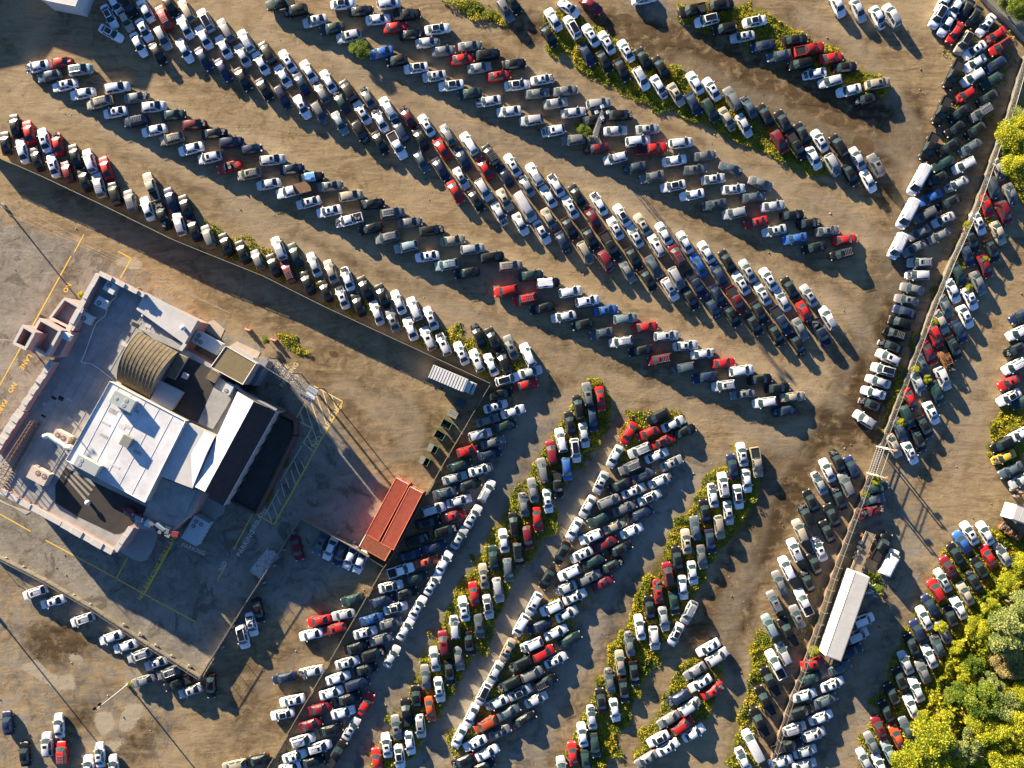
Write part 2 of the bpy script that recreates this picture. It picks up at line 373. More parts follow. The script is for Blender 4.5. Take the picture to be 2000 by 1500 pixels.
CARS = """
=0,0
@193 358,648,Wx 478,738,D 625,830,Wk 800,910,W 962,1000,Tur 1118,1092,Wk 1322,1180,Nur 1500,1270,W 1675,1355,Tur 1860,1450,W
@8 605,605,Rhx 782,680,Lur 1140,855,Wu 1330,950,Gx 1500,1040,Wuk 1690,1120,E 1900,1215,Mux
@300 1120,35,W 1065,155,Wo 1222,190,T 1250,50,Ku 1405,290,Wk 1350,430,W 1535,520,K 1590,370,Su 1655,50,K 1800,490,W 1987,572,N
@330 1080,320,Wo
@120 1415,95,W 1600,165,Rur 1800,255,W 1820,100,Tu 1985,357,W
@98 140,1225,K 48,1395,K
@105 280,1290,R 430,1365,Wk 560,1400,Rx 215,1470,W
=400,0
@193 735,30,Ep 885,105,Kux 1075,200,Sk 1240,275,E 1405,355,Wuk 1720,510,B 1875,590,Kh
@8 1345,35,Wo 1525,105,K 1690,185,W 1860,265,R 1795,35,Wu 1975,145,Kp 90,1300,Kx 260,1390,Nu 455,1455,Nh
@120 8,195,Wuo 205,290,Gu 400,395,Wur 610,510,Ku 805,590,Wk 1010,690,W 1205,790,W 1395,880,Ku 1590,950,Gx 1790,1055,Wur 1980,1135,Mx
@120 180,450,W 365,535,S 545,610,W 760,735,W 940,805,N 1140,905,Gh 1330,990,Ex 1535,1095,Wk 1710,1170,Wx 1910,1270,Nu
@300 180,680,N 370,770,K 580,870,K 760,945,Nuk 950,1040,Wk 1125,1100,Gux 1320,1200,L 1520,1290,Kux 1715,1390,K 1880,1420,Wp
=800,0
@188 60,660,Wo 240,740,Wk 405,830,Wo 585,910,E 770,985,Wx 970,1085,W 1190,1175,Su 1400,1275,Wukx 1600,1365,Gu 1820,1450,Mx
@8 15,335,Kx 175,410,Sx 330,495,G 510,575,R 680,660,S 870,740,Rk 1050,825,Wo 1245,910,G 1425,1005,S 1600,1095,W 1800,1170,Kx
@8 270,280,Wo 590,445,G 765,530,Ku 1020,625,K 1300,775,Wkx 1520,885,G 1845,1010,Su
@300 935,100,Guk 1010,25,K
@325 1555,75,Wk 1775,45,M
@120 1405,185,W 1590,260,Wuo 1770,340,Wk 1925,410,Wk 165,1220,Wk 105,1350,K 370,1310,Gh 310,1440,R 580,1400,Wu
@300 1360,345,K 1735,530,N 1905,600,K
=1200,0
@192 760,100,Kp 905,195,Wuo 1075,280,Ku 1255,355,Sk 1450,445,N 1610,540,D 1815,625,Ku 1960,715,Wx
@10 1050,50,Ku 1375,205,Wo 1770,385,K 1905,482,Rpl 290,-20,W
@120 115,490,Wk 285,565,K 455,650,K 790,805,W 955,865,Wk 1150,960,Gu 1315,1040,Dx 1480,1120,K 1655,1185,K 1840,1300,K 2010,1370,Wk
@300 75,680,K 265,765,Wur 440,845,Wx 605,920,Tk 775,1010,N 940,1080,Eu 1105,1160,Tx 1270,1220,S 1615,1385,Muk 1780,1425,Kpl
@5 62,1125,Kux 10,1275,S 320,1260,Sk 230,1375,Wu 650,1395,Wu 365,1452,Rpl
=1600,0
@8 120,565,R 255,655,K 575,815,Tuk
@193 110,793,Wu 295,880,W 455,970,Kx
@297 185,50,W 385,95,S 580,165,Wx
@120 710,145,Wur 190,1420,Ku
@239 1165,160,Wuo 1250,235,W 1335,65,W 1435,100,K 1515,165,K 1330,320,R 1415,415,Tuo 1230,10,W
@233 1635,240,Wk
@214 1725,345,Rx 1525,485,Wk 1525,615,W 1500,755,Wu 1775,455,Ruo 1740,620,N 1695,780,E 1655,950,K 1375,1100,K 1585,1100,Gur 1340,1250,K 1540,1265,K 1270,1430,K 1480,1440,D
@213 1435,925,Rhx
@244 1310,735,Kpl 1200,1085,Kpl 1075,1440,Kpl
=0,300
@108 355,50,K 515,115,Wk 655,175,Mh 730,20,K 875,70,Wu 820,255,K 965,305,Wur 1030,140,R 1120,390,Ku 1275,465,Gur 1435,535,W 1475,325,Tpl 1590,610,Kpx 1665,445,N 1750,685,Wur 1810,515,K 1890,735,K
=400,300
@193 45,40,Wuk 235,125,Rc 430,200,Turk 620,295,W 845,365,Wfl 1010,475,Wk 1210,560,Wk 1405,650,Wpx 1615,730,K 1780,820,Gur 1965,910,Lu
@8 660,60,Wuk 850,150,N 1040,230,Kb 1225,315,Gk 1425,410,Tu 1635,490,K 1830,580,Gur 2000,670,G
@112 35,810,Gu 205,885,K 365,960,K 515,1035,Gh 670,1090,K 725,925,Wur 885,985,E 815,1150,Mur 1065,1080,W 1000,1260,K 1180,1340,K 1230,1150,T 1390,1220,Wx 1340,1400,Wkx 1565,1310,K 1735,1385,K 1890,1450,W 1500,1475,K
=800,300
@300 115,70,D 305,150,N 505,240,Wk 450,375,R 650,455,K 725,355,Wu 930,450,Tk 880,585,Wx 1085,685,W 1130,520,Wvl 1295,765,Wk 1365,640,Tx 1505,870,Nx 1565,730,K 1770,830,K 1720,970,Tux 1960,900,Kpl 1925,1055,Mux
@120 515,45,N 730,135,R 790,10,Kur 935,215,N 1005,110,Wk 1140,305,Sx 1220,200,Wur 1355,415,W 1430,305,Wx 1570,520,Wk 1635,400,K 1850,485,Wx 1785,620,M
@8 215,750,Kux 420,845,T 615,930,Su 805,1010,Ku 980,1095,Tur 1185,1190,E 1350,1265,Kuw 1570,1350,Wu 1735,1440,Wuk
@191 170,1000,Wk 360,1085,Lur 560,1165,K 940,1340,Ru 1125,1420,Rur
=1200,300
@192 10,45,Wu 195,135,Dx 370,225,G 575,315,Wo 760,400,W 980,495,Dk 1175,580,Su 1385,670,Rk 1565,750,Wk 1765,830,B 1955,915,K
@8 590,65,W 880,20,G 780,155,Gk 970,245,Wk 1165,345,Wk 1360,425,D 1550,510,S 1740,600,K 1905,680,Kx
@343 1140,145,Dx 1430,290,G
@120 75,600,Wo 10,725,Wk 275,690,Tk 205,805,Wk 485,780,W 410,895,Wuk 690,865,W 610,990,Mur 900,960,W 825,1090,B 1105,1045,K 1025,1180,N 1305,1145,Sk 1240,1265,Wk 1510,1225,Wk 1450,1370,Wk 1720,1310,K 1645,1430,W 1905,1385,Sk
@300 130,1150,G 190,1020,K 390,1105,D 335,1235,K 610,1220,Sux 545,1325,Wurk 800,1270,Npl 745,1415,K 1015,1385,Nk 1190,1430,Mpl 1950,40,W
=1600,300
@243 970,260,Wvl 860,590,Wvl 762,905,Wv
@207 1220,95,E 1415,115,Wu 1165,240,Kx 1350,295,Sx 1085,430,B 1280,475,K 1035,600,Gu 1215,645,Sk 980,770,G 1180,800,G 935,925,G
@180 985,1065,Surk 965,1185,Wux
@168 915,1320,G 860,1430,Gk
@293 1755,150,Tx 1700,340,Dux 1880,400,Gx 1635,510,R 1810,575,Mu 1560,680,Wk 1755,775,T 1490,850,K 1695,945,K 1450,990,Nk 1625,1100,M 1370,1180,E 1560,1265,G 1310,1340,W 1480,1415,Wk 1240,1490,G
@8 80,755,Gk 255,840,R
@193 225,980,Kur
@300 135,110,Sux 310,205,K 485,265,W
@118 375,45,S 555,115,Guk
=400,600
@112 1680,55,W 1835,130,Gk
=800,600
@113 45,15,Wu 8,210,W 205,105,Wk 180,305,Wuk 330,360,Wukx 505,450,Wk 655,520,Wuk 795,560,W 925,535,Ku 670,275,Kx 815,310,K 990,390,Gk 1155,465,Wu
@14 1175,635,S 955,705,Wuo 1135,760,R 890,850,Ku
@16 840,970,Wk 1010,1020,W 760,1105,G 930,1160,E 690,1245,Su 815,1320,G 565,1405,Rh 775,1440,N
@100 1740,850,Guk 1650,975,Ku 1570,1135,K 1480,1300,Wu 1388,1420,Mu
@278 1865,895,Rk 1790,1095,N 1705,1250,S 1620,1400,Wuo
@192 1505,90,W 1685,170,Kh 1875,255,D 1295,10,K
@8 1920,30,Bk
=1200,600
@6 105,110,Lu 305,195,R 505,280,Suk 695,375,Wk 870,455,Wx 1065,545,R 1240,620,Wu 1425,705,K 1595,790,K 1745,875,T
@190 65,335,Wur 255,425,K 445,510,Murk 670,595,Dux 885,685,N 1070,765,Wurk 1255,850,Gk 1470,930,Wu 1660,1015,Nx
@300 970,10,Nx 1155,85,K 1370,170,Ko 1420,50,K 1585,270,K 1630,130,Npl 1820,215,G 1795,370,Kx 1860,50,Rx
@208 425,1070,Ku
@23 575,1140,W 685,1215,K 480,1310,Ro 415,1450,W
@243 145,1235,R
@204 335,1230,R 245,1400,Sur
=1600,600
@300 20,250,Npxl
@120 85,105,Wur
@163 840,45,N 790,150,Ku 735,260,Kurx 630,610,Wuo 580,725,S 535,835,W
@156 700,380,Kx 675,490,Wuk 505,950,Kx
@146 445,1095,Wur
@295 1195,145,T 1435,92,Wk 1375,235,N 1135,285,Ruk 1080,450,M 1320,400,K 1255,535,Zx 1015,570,Dk 970,750,Sx 1210,700,Wuk 1155,840,E 895,905,Rx 860,1070,Eu 1105,1035,Wk 1035,1175,K 790,1195,D 975,1300,K 735,1355,T 895,1425,Wk
@208 1975,80,N 1950,245,Wu 1925,410,Kx 1905,575,Wur 1870,730,Rk 1860,880,Wo 1990,920,E 1970,1240,W 1790,1340,Ku
@205 1810,1465,Yx
=1200,600
@243 5,1460,W
@98 1250,1440,Wk
=400,900
@283 900,860,M 520,1465,K
@248 1130,800,Dk 1225,860,W 1320,910,N 1420,945,W 1515,990,W
@195 1440,1360,E
@15 1915,1070,Wp 1815,1230,Wo 1960,1300,K 1725,1375,N 1860,1440,Wo
=800,900
@15 2,922,N 75,770,Kux 175,605,K 235,475,Su 345,315,D 430,540,Rk 480,395,W 440,170,S 690,90,Wkx 490,50,E 580,240,K 350,680,Kux 240,845,N 165,985,Ok 65,1145,E
@60 755,295,Wur 620,545,Wk 485,755,Sk 335,995,W 225,1205,Wk 80,1435,Wk
@98 1300,95,Gu 1205,290,G 1115,430,Gx 1020,620,Kuk 920,785,W 820,950,E 725,1130,Tk 630,1300,R 530,1450,Wk
@278 1535,80,Bu 1445,230,Kp 1350,395,Wk 1250,575,R 1155,750,Mu 1065,915,Kuo 965,1070,Du 865,1265,Su 765,1430,Wo
@243 1870,215,Sk 1740,450,W 1610,670,W 1490,905,K 1345,1150,K 1215,1400,Wuk
@204 1850,575,E 1770,745,Wuk 1680,920,Wk 1560,1095,Wu 1520,1250,Sx 1385,1440,Wu
@24 1950,395,Gux 1920,810,M 1800,985,E 1760,1140,Guk 1615,1330,Wk 1885,1200,Mk 1980,1025,Kx
=1200,900
@204 155,60,Gur 55,240,K
@24 5,640,T 60,865,K 285,140,D 560,25,Sk 190,295,Wk 450,195,Wx 345,360,Wo 100,465,G 265,520,N 170,685,W
@98 1155,55,N 1065,235,Wurk 965,340,Wx 885,495,K 795,660,D 705,790,Tk 615,960,K 525,1110,Muo 430,1280,Rxk 345,1440,K
@278 1390,15,Tpl 1295,195,W 1210,355,Wo 1115,510,Wk 1025,650,Tu 940,790,N 855,940,G 765,1100,W 670,1240,W 585,1390,E
@115 1925,395,K 1875,535,Kux 1815,685,Tu 1765,875,Wurk 1685,1050,Wu 1620,1195,G 1565,1380,Gurk 1890,1180,Kx 1850,1380,Wp 1960,1010,K
=1600,900
@115 5,220,Sx 5,865,Wkx 85,95,W 185,5,Kx 325,65,N 265,235,Gu 195,370,Kx 130,535,K 85,695,K
@15 560,265,E 530,380,D 510,490,Mpx
@62 610,840,Kpl 685,990,Wv
@120 1475,710,Wk 1630,710,W 1400,795,B 1340,915,K 1655,935,R 1800,920,Sx 1270,1040,Mk 1570,1050,K 1215,1170,Sk 1510,1170,Kx 1145,1265,Ru 1435,1300,T 1095,1420,N 1370,1440,W
@148 1880,690,Zx
@207 1875,90,D 1975,190,S
=400,1200
@283 455,100,Wk 370,220,Wuo
@272 60,700,K
@193 1115,65,R 1265,140,Ruk 1035,200,W 1350,5,S 1035,560,Wx 775,625,N 850,845,Wk 755,980,Wo 510,1430,K 285,1480,Tu
@16 1630,50,B 1810,90,G 1565,180,Wk 1720,245,G 1480,325,K 1645,385,Kux 1390,475,Wk 1570,540,K 1300,625,W 1490,680,Nu 1235,770,W 1400,825,K 1130,925,M 1350,960,W 1035,1080,M 1230,1130,K 955,1230,Wur 1120,1295,Wukr 875,1390,Wk 1050,1440,K 840,1500,W
@60 1960,145,W 1825,415,W 1570,880,R 1430,1120,Sk 1285,1360,Kpl
@98 1970,955,Kp 1870,1110,Gk 1775,1285,Wk 1680,1425,R
@278 1900,1395,Wo
=800,1200
@98 440,130,Sux 335,280,Muk 245,440,S 155,615,G 65,810,K
@278 680,120,Dk 580,290,K 480,435,G 390,575,K 290,740,Wk 200,930,O 105,1095,Wukr 0,1260,W 1810,1285,E 1720,1440,Ek
@243 1085,115,Wux 955,355,Tk 835,575,S 720,780,Wuo 600,995,W 485,1200,W
@204 1270,120,N 1190,300,Wux 1080,485,Kux 970,680,Kux 850,870,Wx 740,1075,Ou 640,1260,Wk 520,1440,Kx
@26 1535,0,W 1430,180,W 1565,250,E 1310,380,Ru 1430,450,Wk 1200,580,Gu 1330,660,Kur 1080,765,So 1235,835,W 970,960,D 1120,1030,K 880,1155,Gk 760,1355,W 720,1490,K
@98 1955,650,Gx 1870,840,K 1780,1010,Sx 1690,1180,W 1595,1365,R 1490,1510,Su
=1200,1200
@98 250,130,W 150,290,Gx 60,475,T
@278 390,235,Wu 485,45,S 195,580,K 95,750,K 5,940,W
@243 600,200,Wo 730,-20,Sur
@210 920,330,Wk 790,560,G 840,675,Wk 630,825,Nx 530,1030,G 430,1220,Wo 315,1420,Gk
@32 1005,415,Wu 965,750,Rkx 740,900,Wux 665,1085,Ru 775,1160,W 525,1305,Wk
@115 1520,115,Lu 1695,170,Kpl 1790,25,Gk 1655,385,Sux 1575,490,Wpl 1520,655,Kpl 1470,840,Kpl 1415,1050,Kpl 1260,1420,Wx
@117 1350,1275,Wvl
@18 1945,480,Rk 1925,630,E 1860,795,W 1815,950,Ku 1760,1115,Wur 1950,1170,Wuk 1690,1285,Kpl 1865,1340,S 1630,1440,W 1860,1475,S
=1600,1200
@23 65,845,D 20,1010,W 430,60,Wu 370,205,Wu 310,365,N 205,525,D 130,685,Wk
@115 1035,40,W 1290,30,K 970,165,N 1225,175,G 910,300,K 1160,305,Dx 1085,415,W 850,475,S 1020,560,G 795,640,K 955,740,W 720,790,K 905,900,W 665,960,K 590,1110,Mk 860,1120,D 765,1200,O 520,1265,G 685,1345,L 450,1430,S 600,1480,W
=0,1050
@198 335,540,Wurk 510,630,Wk 800,805,Wurk 1080,980,W 1220,1065,W 1360,1150,Surk 1520,1230,Wk 1640,1320,Gurk
=0,1200
@196 1400,650,G
@200 1735,670,Kp 1855,750,Sk
@95 70,1065,N 570,1095,W 460,1275,Wuk 605,1355,Rur 235,1370,K 970,1380,Wk 860,1500,W 1105,1500,W
"""
# ------------------------------------------------------------------ where each car stands
# (=x,y tile origin in photograph pixels; @heading; x5,y5,code: colour letter, then u SUV, h hatchback, p pickup, v van, f flatbed, l long,
#  o black glass roof, k sunroof, r roof rack, x wrecked, b/w tarpaulin, c open top)
ROWS = [  # name of the row as one would say it, axis for counting, middle line in photograph pixels, half width
 ('the row along the diagonal fence', 'left', [(0,262),(300,390),(560,510),(960,690),(1040,700)], 62),
 ('the second row above the diagonal fence', 'left', [(85,135),(300,235),(500,330),(860,500),(1200,640),(1540,785)], 48),
 ('the third row above the diagonal fence', 'left', [(215,40),(480,130),(700,230),(900,340),(1130,430),(1400,560),(1620,660)], 105),
 ('the fourth row above the diagonal fence', 'left', [(520,5),(780,80),(1010,180),(1250,290),(1450,390),(1660,475)], 85),
 ('the weedy fifth row', 'left', [(1080,50),(1250,130),(1500,240),(1700,335)], 60),
 ('the weedy top right row', 'left', [(1330,15),(1580,110),(1730,175)], 60),
 ('the short row at the top edge', 'left', [(1620,10),(1740,40)], 40),
 ('the column inside the right fence', 'top', [(1870,0),(1870,200),(1820,400),(1770,600),(1690,810)], 75),
 ('the block outside the right fence', 'top', [(1955,340),(1900,480),(1840,640),(1770,850)], 85),
 ('the group at the right edge', 'top', [(1985,640),(1965,760),(1985,850),(1970,935)], 50),
 ('the herringbone block beside the containers', 'top', [(1010,740),(965,800),(900,930),(830,1060),(740,1240),(640,1380),(560,1480)], 75),
 ('the nose-to-tail line below the containers', 'top', [(952,958),(870,1100),(765,1285),(655,1480)], 22),
 ('the first weedy strip', 'top', [(1160,780),(1060,960),(970,1120),(870,1270),(760,1490)], 62),
 ('the wide block between weedy strips', 'top', [(1290,850),(1200,1000),(1100,1150),(1020,1300),(920,1460)], 90),
 ('the second weedy strip', 'top', [(1470,880),(1400,1010),(1330,1130),(1240,1260),(1190,1400),(1140,1500)], 62),
 ('the column left of the lower right fence', 'top', [(1650,920),(1570,1070),(1520,1220),(1450,1480)], 70),
 ('the short slanted block near the bottom', 'top', [(1390,1270),(1330,1380),(1270,1480)], 70),
 ('the block beside the woods', 'top', [(1940,1070),(1850,1180),(1780,1320),(1720,1480)], 85),
 ('the row right of the lower fence', 'top', [(1700,1200),(1620,1320),(1560,1490)], 60),
 ('the row below the parking lot fence', 'left', [(60,1155),(250,1255),(390,1345)], 40),
 ('the bottom left corner group', 'left', [(10,1420),(110,1450),(220,1500)], 60),
 ('the fenced lot beside the red containers', 'left', [(575,1070),(705,1095)], 35),
 ('the open lot left of the slanted fence', 'top', [(485,1220),(620,1225),(560,1330),(560,1390),(470,1490)], 60),
 ('the junk corner by the long trailer', 'top', [(1700,950),(1735,1110)], 60),
]
def seg_d(p, a, b):
    ax, ay = a; bx, by = b; px, py = p
    t = max(0, min(1, ((px-ax)*(bx-ax)+(py-ay)*(by-ay)) / ((bx-ax)**2+(by-ay)**2)))
    return math.hypot(px-ax-t*(bx-ax), py-ay-t*(by-ay))
def parse():
    out = []; tx = ty = 0; h = 0.0
    for L in CARS.split('\n'):
        L = L.strip()
        if L.startswith('='): tx, ty = map(int, L[1:].split(','))
        elif L.startswith('@'):
            p = L.split(); h = float(p[0][1:])
            for e in p[1:]:
                a, b, c = e.split(','); out.append([tx + int(a) / 5, ty + int(b) / 5, h, c])
    return out
cars = parse()
BODYW = {'sedan': 'sedan', 'hatchback': 'hatchback', 'suv': 'SUV', 'pickup_truck': 'pickup truck', 'cargo_van': 'cargo van'}
info = []
for px, py, h, code in cars:
    c, fl = code[0], code[1:]
    style = 'suv' if 'u' in fl else 'hatchback' if 'h' in fl else 'pickup_truck' if ('p' in fl or 'f' in fl) else 'cargo_van' if 'v' in fl else 'sedan'
    keep = ''.join(sorted(ch for ch in fl if ch in 'okrxbwclf'))
    if c == 'Z': keep += 'Z'
    best = min(ROWS, key=lambda r: min(seg_d((px, py), r[2][i], r[2][i+1]) for i in range(len(r[2]) - 1)) / r[3])
    a = h % 360
    face = 'right' if a < 45 or a >= 315 else 'up' if a < 135 else 'left' if a < 225 else 'down'
    feats = []
    if 'b' in keep: feats.append('under a blue tarp')
    elif 'w' in keep: feats.append('under a white sheet')
    elif 'f' in keep: feats.append('with rusty flatbed')
    elif 'c' in keep: feats.append('with open top')
    elif 'x' in keep: feats.append('with smashed front')
    elif 'o' in keep: feats.append('with black roof')
    elif 'r' in keep: feats.append('with roof rack')
    elif 'k' in keep: feats.append('with sunroof')
    lg = 'long ' if 'l' in keep else ''
    desc = f"{lg}{PAINT[c][0]} {BODYW[style]}" + (' ' + feats[0] if feats else '')
    info.append(dict(px=px, py=py, h=h, c=c, fl=keep, style=style, row=best[0], axis=best[1], face=face, desc=desc))
ORD = 'zeroth first second third fourth fifth sixth seventh eighth ninth tenth eleventh twelfth thirteenth fourteenth fifteenth sixteenth seventeenth eighteenth nineteenth twentieth'.split()
groups = {}
for i in info: groups.setdefault((i['row'], i['desc'], i['face']), []).append(i)
for (row, desc, face), L in groups.items():
    ax = L[0]['axis']; L.sort(key=lambda i: i['px'] if ax == 'left' else i['py'])
    n = len(L)
    for k, i in enumerate(L):
        if n == 1: i['label'] = f"{desc} facing {face} in {row}"
        else:
            if k < (n + 1) // 2: o, e = k + 1, ('left' if ax == 'left' else 'top')
            else: o, e = n - k, ('right' if ax == 'left' else 'bottom')
            q = ORD[o] if o < len(ORD) else f"{o}th"
            i['label'] = f"{desc} facing {face}, {q} such from {e} in {row}"
        w = i['label'].split()
        if len(w) > 16: i['label'] = i['label'].replace(' facing ' + face, ' facing ' + face).replace(' above the diagonal fence', ' above diagonal fence').replace('the second', 'second').replace('the third', 'third').replace('the fourth', 'fourth')
        if len(i['label'].split()) > 16: i['label'] = i['label'].replace(' in the ', ' in ')
        if len(i['label'].split()) > 16: i['label'] = i['label'].replace(' such', '')
        if len(i['label'].split()) > 16: i['label'] = i['label'].replace(' with ', ' ', 1).replace('the containers', 'containers').replace('the first', 'first')
        if len(i['label'].split()) > 16: i['label'] = i['label'].replace('column left of the lower right fence', 'column by lower fence').replace('the lower fence','lower fence')
        if len(i['label'].split()) > 16: i['label'] = i['label'].replace(' from ', ' ', 1) if False else i['label'].replace('long ', '', 1).replace('diagonal fence','fence')
        if len(i['label'].split()) > 16: i['label'] = i['label'].replace('herringbone block beside containers','herringbone block').replace(' such','')
        if len(i['label'].split()) > 16: i['label'] = i['label'].replace(' from ', ' by ').replace(' in first',' in',1) if False else ' '.join(i['label'].replace('with roof rack','racked').replace('with smashed front','smashed').split())
def vis(i):     # nearest to the camera first; cars cut by the frame last
    r = math.hypot(i['px'] - 1000, i['py'] - 750)
    if not (18 < i['px'] < 1982 and 18 < i['py'] < 1482): r += 3000
    if i['row'] in ('the row below the parking lot fence', 'the fenced lot beside the red containers', 'the open lot left of the slanted fence', 'the bottom left corner group'): r = min(r, 100)
    return r
sed = sorted([i for i in info if i['style'] == 'sedan'], key=vis)
for k, i in enumerate(sed): i['stuff'] = k >= 310
for i in info: i.setdefault('stuff', False)

PROTO = {}
stuffv, stufff, stuffm, stuffmats = [], [], [], []
nst = 0
jr = random.Random(11)
for i in info:
    loc = P(i['px'], i['py'], 0.9); loc.z = 0
    rz = R(i['h'] + jr.uniform(-2.0, 2.0))
    key = (i['style'], i['fl'], i['c'])
    ms = model(*key)
    i['w'] = (loc.x, loc.y, rz); sc = (jr.uniform(.96, 1.03), jr.uniform(.95, 1.02), jr.uniform(.93, 1.04))
    if i['stuff']:
        M = np.array(Matrix.Translation(loc) @ Matrix.Rotation(rz, 4, 'Z') @ Matrix.Diagonal((*sc, 1)))
        for nm, me in ms:
            n = len(me.vertices); co = np.empty(n * 3); me.vertices.foreach_get('co', co); co = co.reshape(-1, 3) @ M[:3, :3].T + M[:3, 3]
            mm = []
            for m in me.materials:
                if m not in stuffmats: stuffmats.append(m)
                mm.append(stuffmats.index(m))
            for p in me.polygons:
                stufff.append([v + nst for v in p.vertices]); stuffm.append(mm[p.material_index])
            stuffv.append(co); nst += n
        continue
    if key not in PROTO:
        root = empty(i['style'], loc, rz)
        for nm, me in ms:
            o = bpy.data.objects.new(nm, me); COL.objects.link(o); o.parent = root
        PROTO[key] = root
    else:
        root = copy_tree(PROTO[key]); root.location = loc; root.rotation_euler = (0, 0, rz)
    root.scale = sc
    tag(root, i['label'], {'suv': 'SUV', 'pickup_truck': 'pickup truck', 'cargo_van': 'van'}.get(i['style'], i['style']), 'cars in ' + i['row'])
if stuffv:
    o = mesh_obj('parked_cars', np.concatenate(stuffv), stufff, stuffmats, None, stuffm, 40)
    tag(o, 'parked sedans of every colour filling the outer rows of the yard', 'cars', kind='stuff')
# ------------------------------------------------------------------ ground, weeds
def inpoly(X, Y, poly):
    ins = np.zeros(X.shape, bool); n = len(poly)
    for i in range(n):
        x1, y1 = poly[i]; x2, y2 = poly[(i + 1) % n]
        if y1 == y2: continue
        c = ((y1 > Y) != (y2 > Y)) & (X < (x2 - x1) * (Y - y1) / (y2 - y1) + x1)
        ins ^= c
    return ins
def blur(a, k):
    for ax in (0, 1):
        for _ in range(2):
            p = np.cumsum(np.insert(np.pad(a, [(k, k) if x == ax else (0, 0) for x in (0, 1)], mode='edge'), 0, 0, axis=ax), axis=ax)
            a = (np.take(p, range(2 * k + 1, p.shape[ax]), axis=ax) - np.take(p, range(0, p.shape[ax] - 2 * k - 1), axis=ax)) / (2 * k + 1)
    return a
WEEDS = [  # polygons in photograph pixels, density, height
 ([(1060,22),(1085,8),(1240,95),(1320,135),(1480,232),(1545,268),(1640,325),(1600,345),(1500,305),(1380,248),(1240,195),(1130,135),(1072,85)], 1.0, .55),
 ([(1322,8),(1370,0),(1450,8),(1560,60),(1640,108),(1740,160),(1725,192),(1660,182),(1560,125),(1430,75),(1330,45)], 1.0, .6),
 ([(860,0),(925,0),(1000,42),(985,50),(930,32),(880,10)], 1.0, .6),
 ([(400,430),(440,450),(560,500),(640,560),(760,600),(870,640),(1000,660),(1050,715),(1000,760),(960,735),(860,690),(760,640),(640,585),(540,530),(470,510),(400,465)], .55, .5),
 ([(1155,738),(1185,752),(1195,800),(1150,890),(1095,960),(1055,1075),(995,1140),(955,1250),(885,1340),(825,1440),(790,1500),(712,1500),(778,1390),(838,1270),(898,1150),(958,1050),(1008,955),(1068,870),(1118,790)], 1.0, .6),
 ([(1240,800),(1330,800),(1350,830),(1300,870),(1240,900),(1195,910)], .8, .5),
 ([(1060,1180),(1110,1130),(1150,1150),(1060,1290),(960,1440),(880,1500),(870,1460),(980,1300)], .5, .45),
 ([(930,800),(1000,740),(1020,760),(900,960),(800,1120),(700,1290),(570,1500),(545,1500),(640,1370),(760,1140),(850,960)], .35, .4),
 ([(1405,905),(1465,868),(1482,950),(1442,1030),(1382,1110),(1345,1180),(1275,1285),(1232,1390),(1185,1500),(1090,1500),(1148,1380),(1198,1250),(1255,1150),(1328,1005)], 1.0, .6),
 ([(1330,1300),(1400,1280),(1420,1310),(1345,1430),(1250,1500),(1235,1470)], .8, .6),
 ([(1478,1225),(1532,1270),(1470,1400),(1470,1500),(1415,1500),(1445,1400)], .9, .6),
 ([(1500,1215),(1600,1130),(1640,1100),(1580,1260),(1540,1300)], .15, .4),
 ([(1830,0),(1900,0),(1960,60),(1985,100),(1940,220),(1900,300),(1830,320),(1860,150)], .25, .4),
 ([(1905,400),(1935,420),(1850,560),(1800,660),(1760,780),(1735,850),(1715,860),(1740,770),(1800,640),(1850,520)], .8, .7),
 ([(1690,925),(1722,930),(1718,945),(1698,950)], 1.0, .7),
 ([(1690,1110),(1725,1130),(1722,1160),(1705,1165)], .8, .6),
 ([(1945,800),(2000,770),(2000,950),(1925,885)], .8, .6),
 ([(1830,1090),(1930,1030),(2010,1040),(2010,1150),(1930,1160),(1860,1250),(1800,1380),(1740,1500),(1670,1500),(1690,1420),(1760,1260)], .9, .6),
 ([(540,655),(560,650),(605,690),(600,700),(570,690)], .8, .4),
 ([(243,548),(280,568),(282,576),(262,566)], 1.0, .4),
 ([(392,626),(408,630),(412,650),(395,640)], 1.0, .4),
 ([(505,988),(520,985),(556,905),(566,868),(550,880)], .9, .4),
 ([(685,85),(722,80),(725,105),(695,112)], 1.0, .6),
 ([(1120,240),(1155,235),(1170,275),(1140,290)], 1.0, .6),
 ([(1950,0),(2010,0),(2010,40),(1985,50)], 1.0, .8),
 ([(1960,220),(2010,200),(2010,400),(1985,395),(1955,340)], .8, .8),
]
UNDER = [  # thick undergrowth at the edge of the woods
 ([(2010,1060),(1960,1120),(1900,1200),(1870,1250),(1830,1330),(1800,1390),(1745,1440),(1738,1510),(2010,1510)], 1.0, 1.6),
]
ASPH = [([(-40,420),(0,420),(150,470),(300,560),(560,700),(640,800),(690,900),(760,960),(740,1080),(640,1160),(470,1230),(400,1310),(390,1330),(0,1095),(-40,1080)], .95), ([(-40,1100),(0,1100),(390,1335),(330,1510),(-40,1510)], .45),  # first outline follows the building's shade: sunlit asphalt beyond is coloured as warmer dirt
        ([(880,920),(1010,800),(1120,800),(900,1180),(700,1510),(560,1510)], .7), ([(1150,880),(1190,900),(1060,1130),(860,1500),(760,1510)], .8),
        ([(1290,900),(1360,860),(1400,900),(1200,1230),(1060,1510),(960,1510)], .7), ([(1700,880),(1760,900),(1830,1060),(1700,1500),(1560,1500)], .5),
        ([(1180,-20),(1330,-20),(1320,60),(1280,60)], .7)]
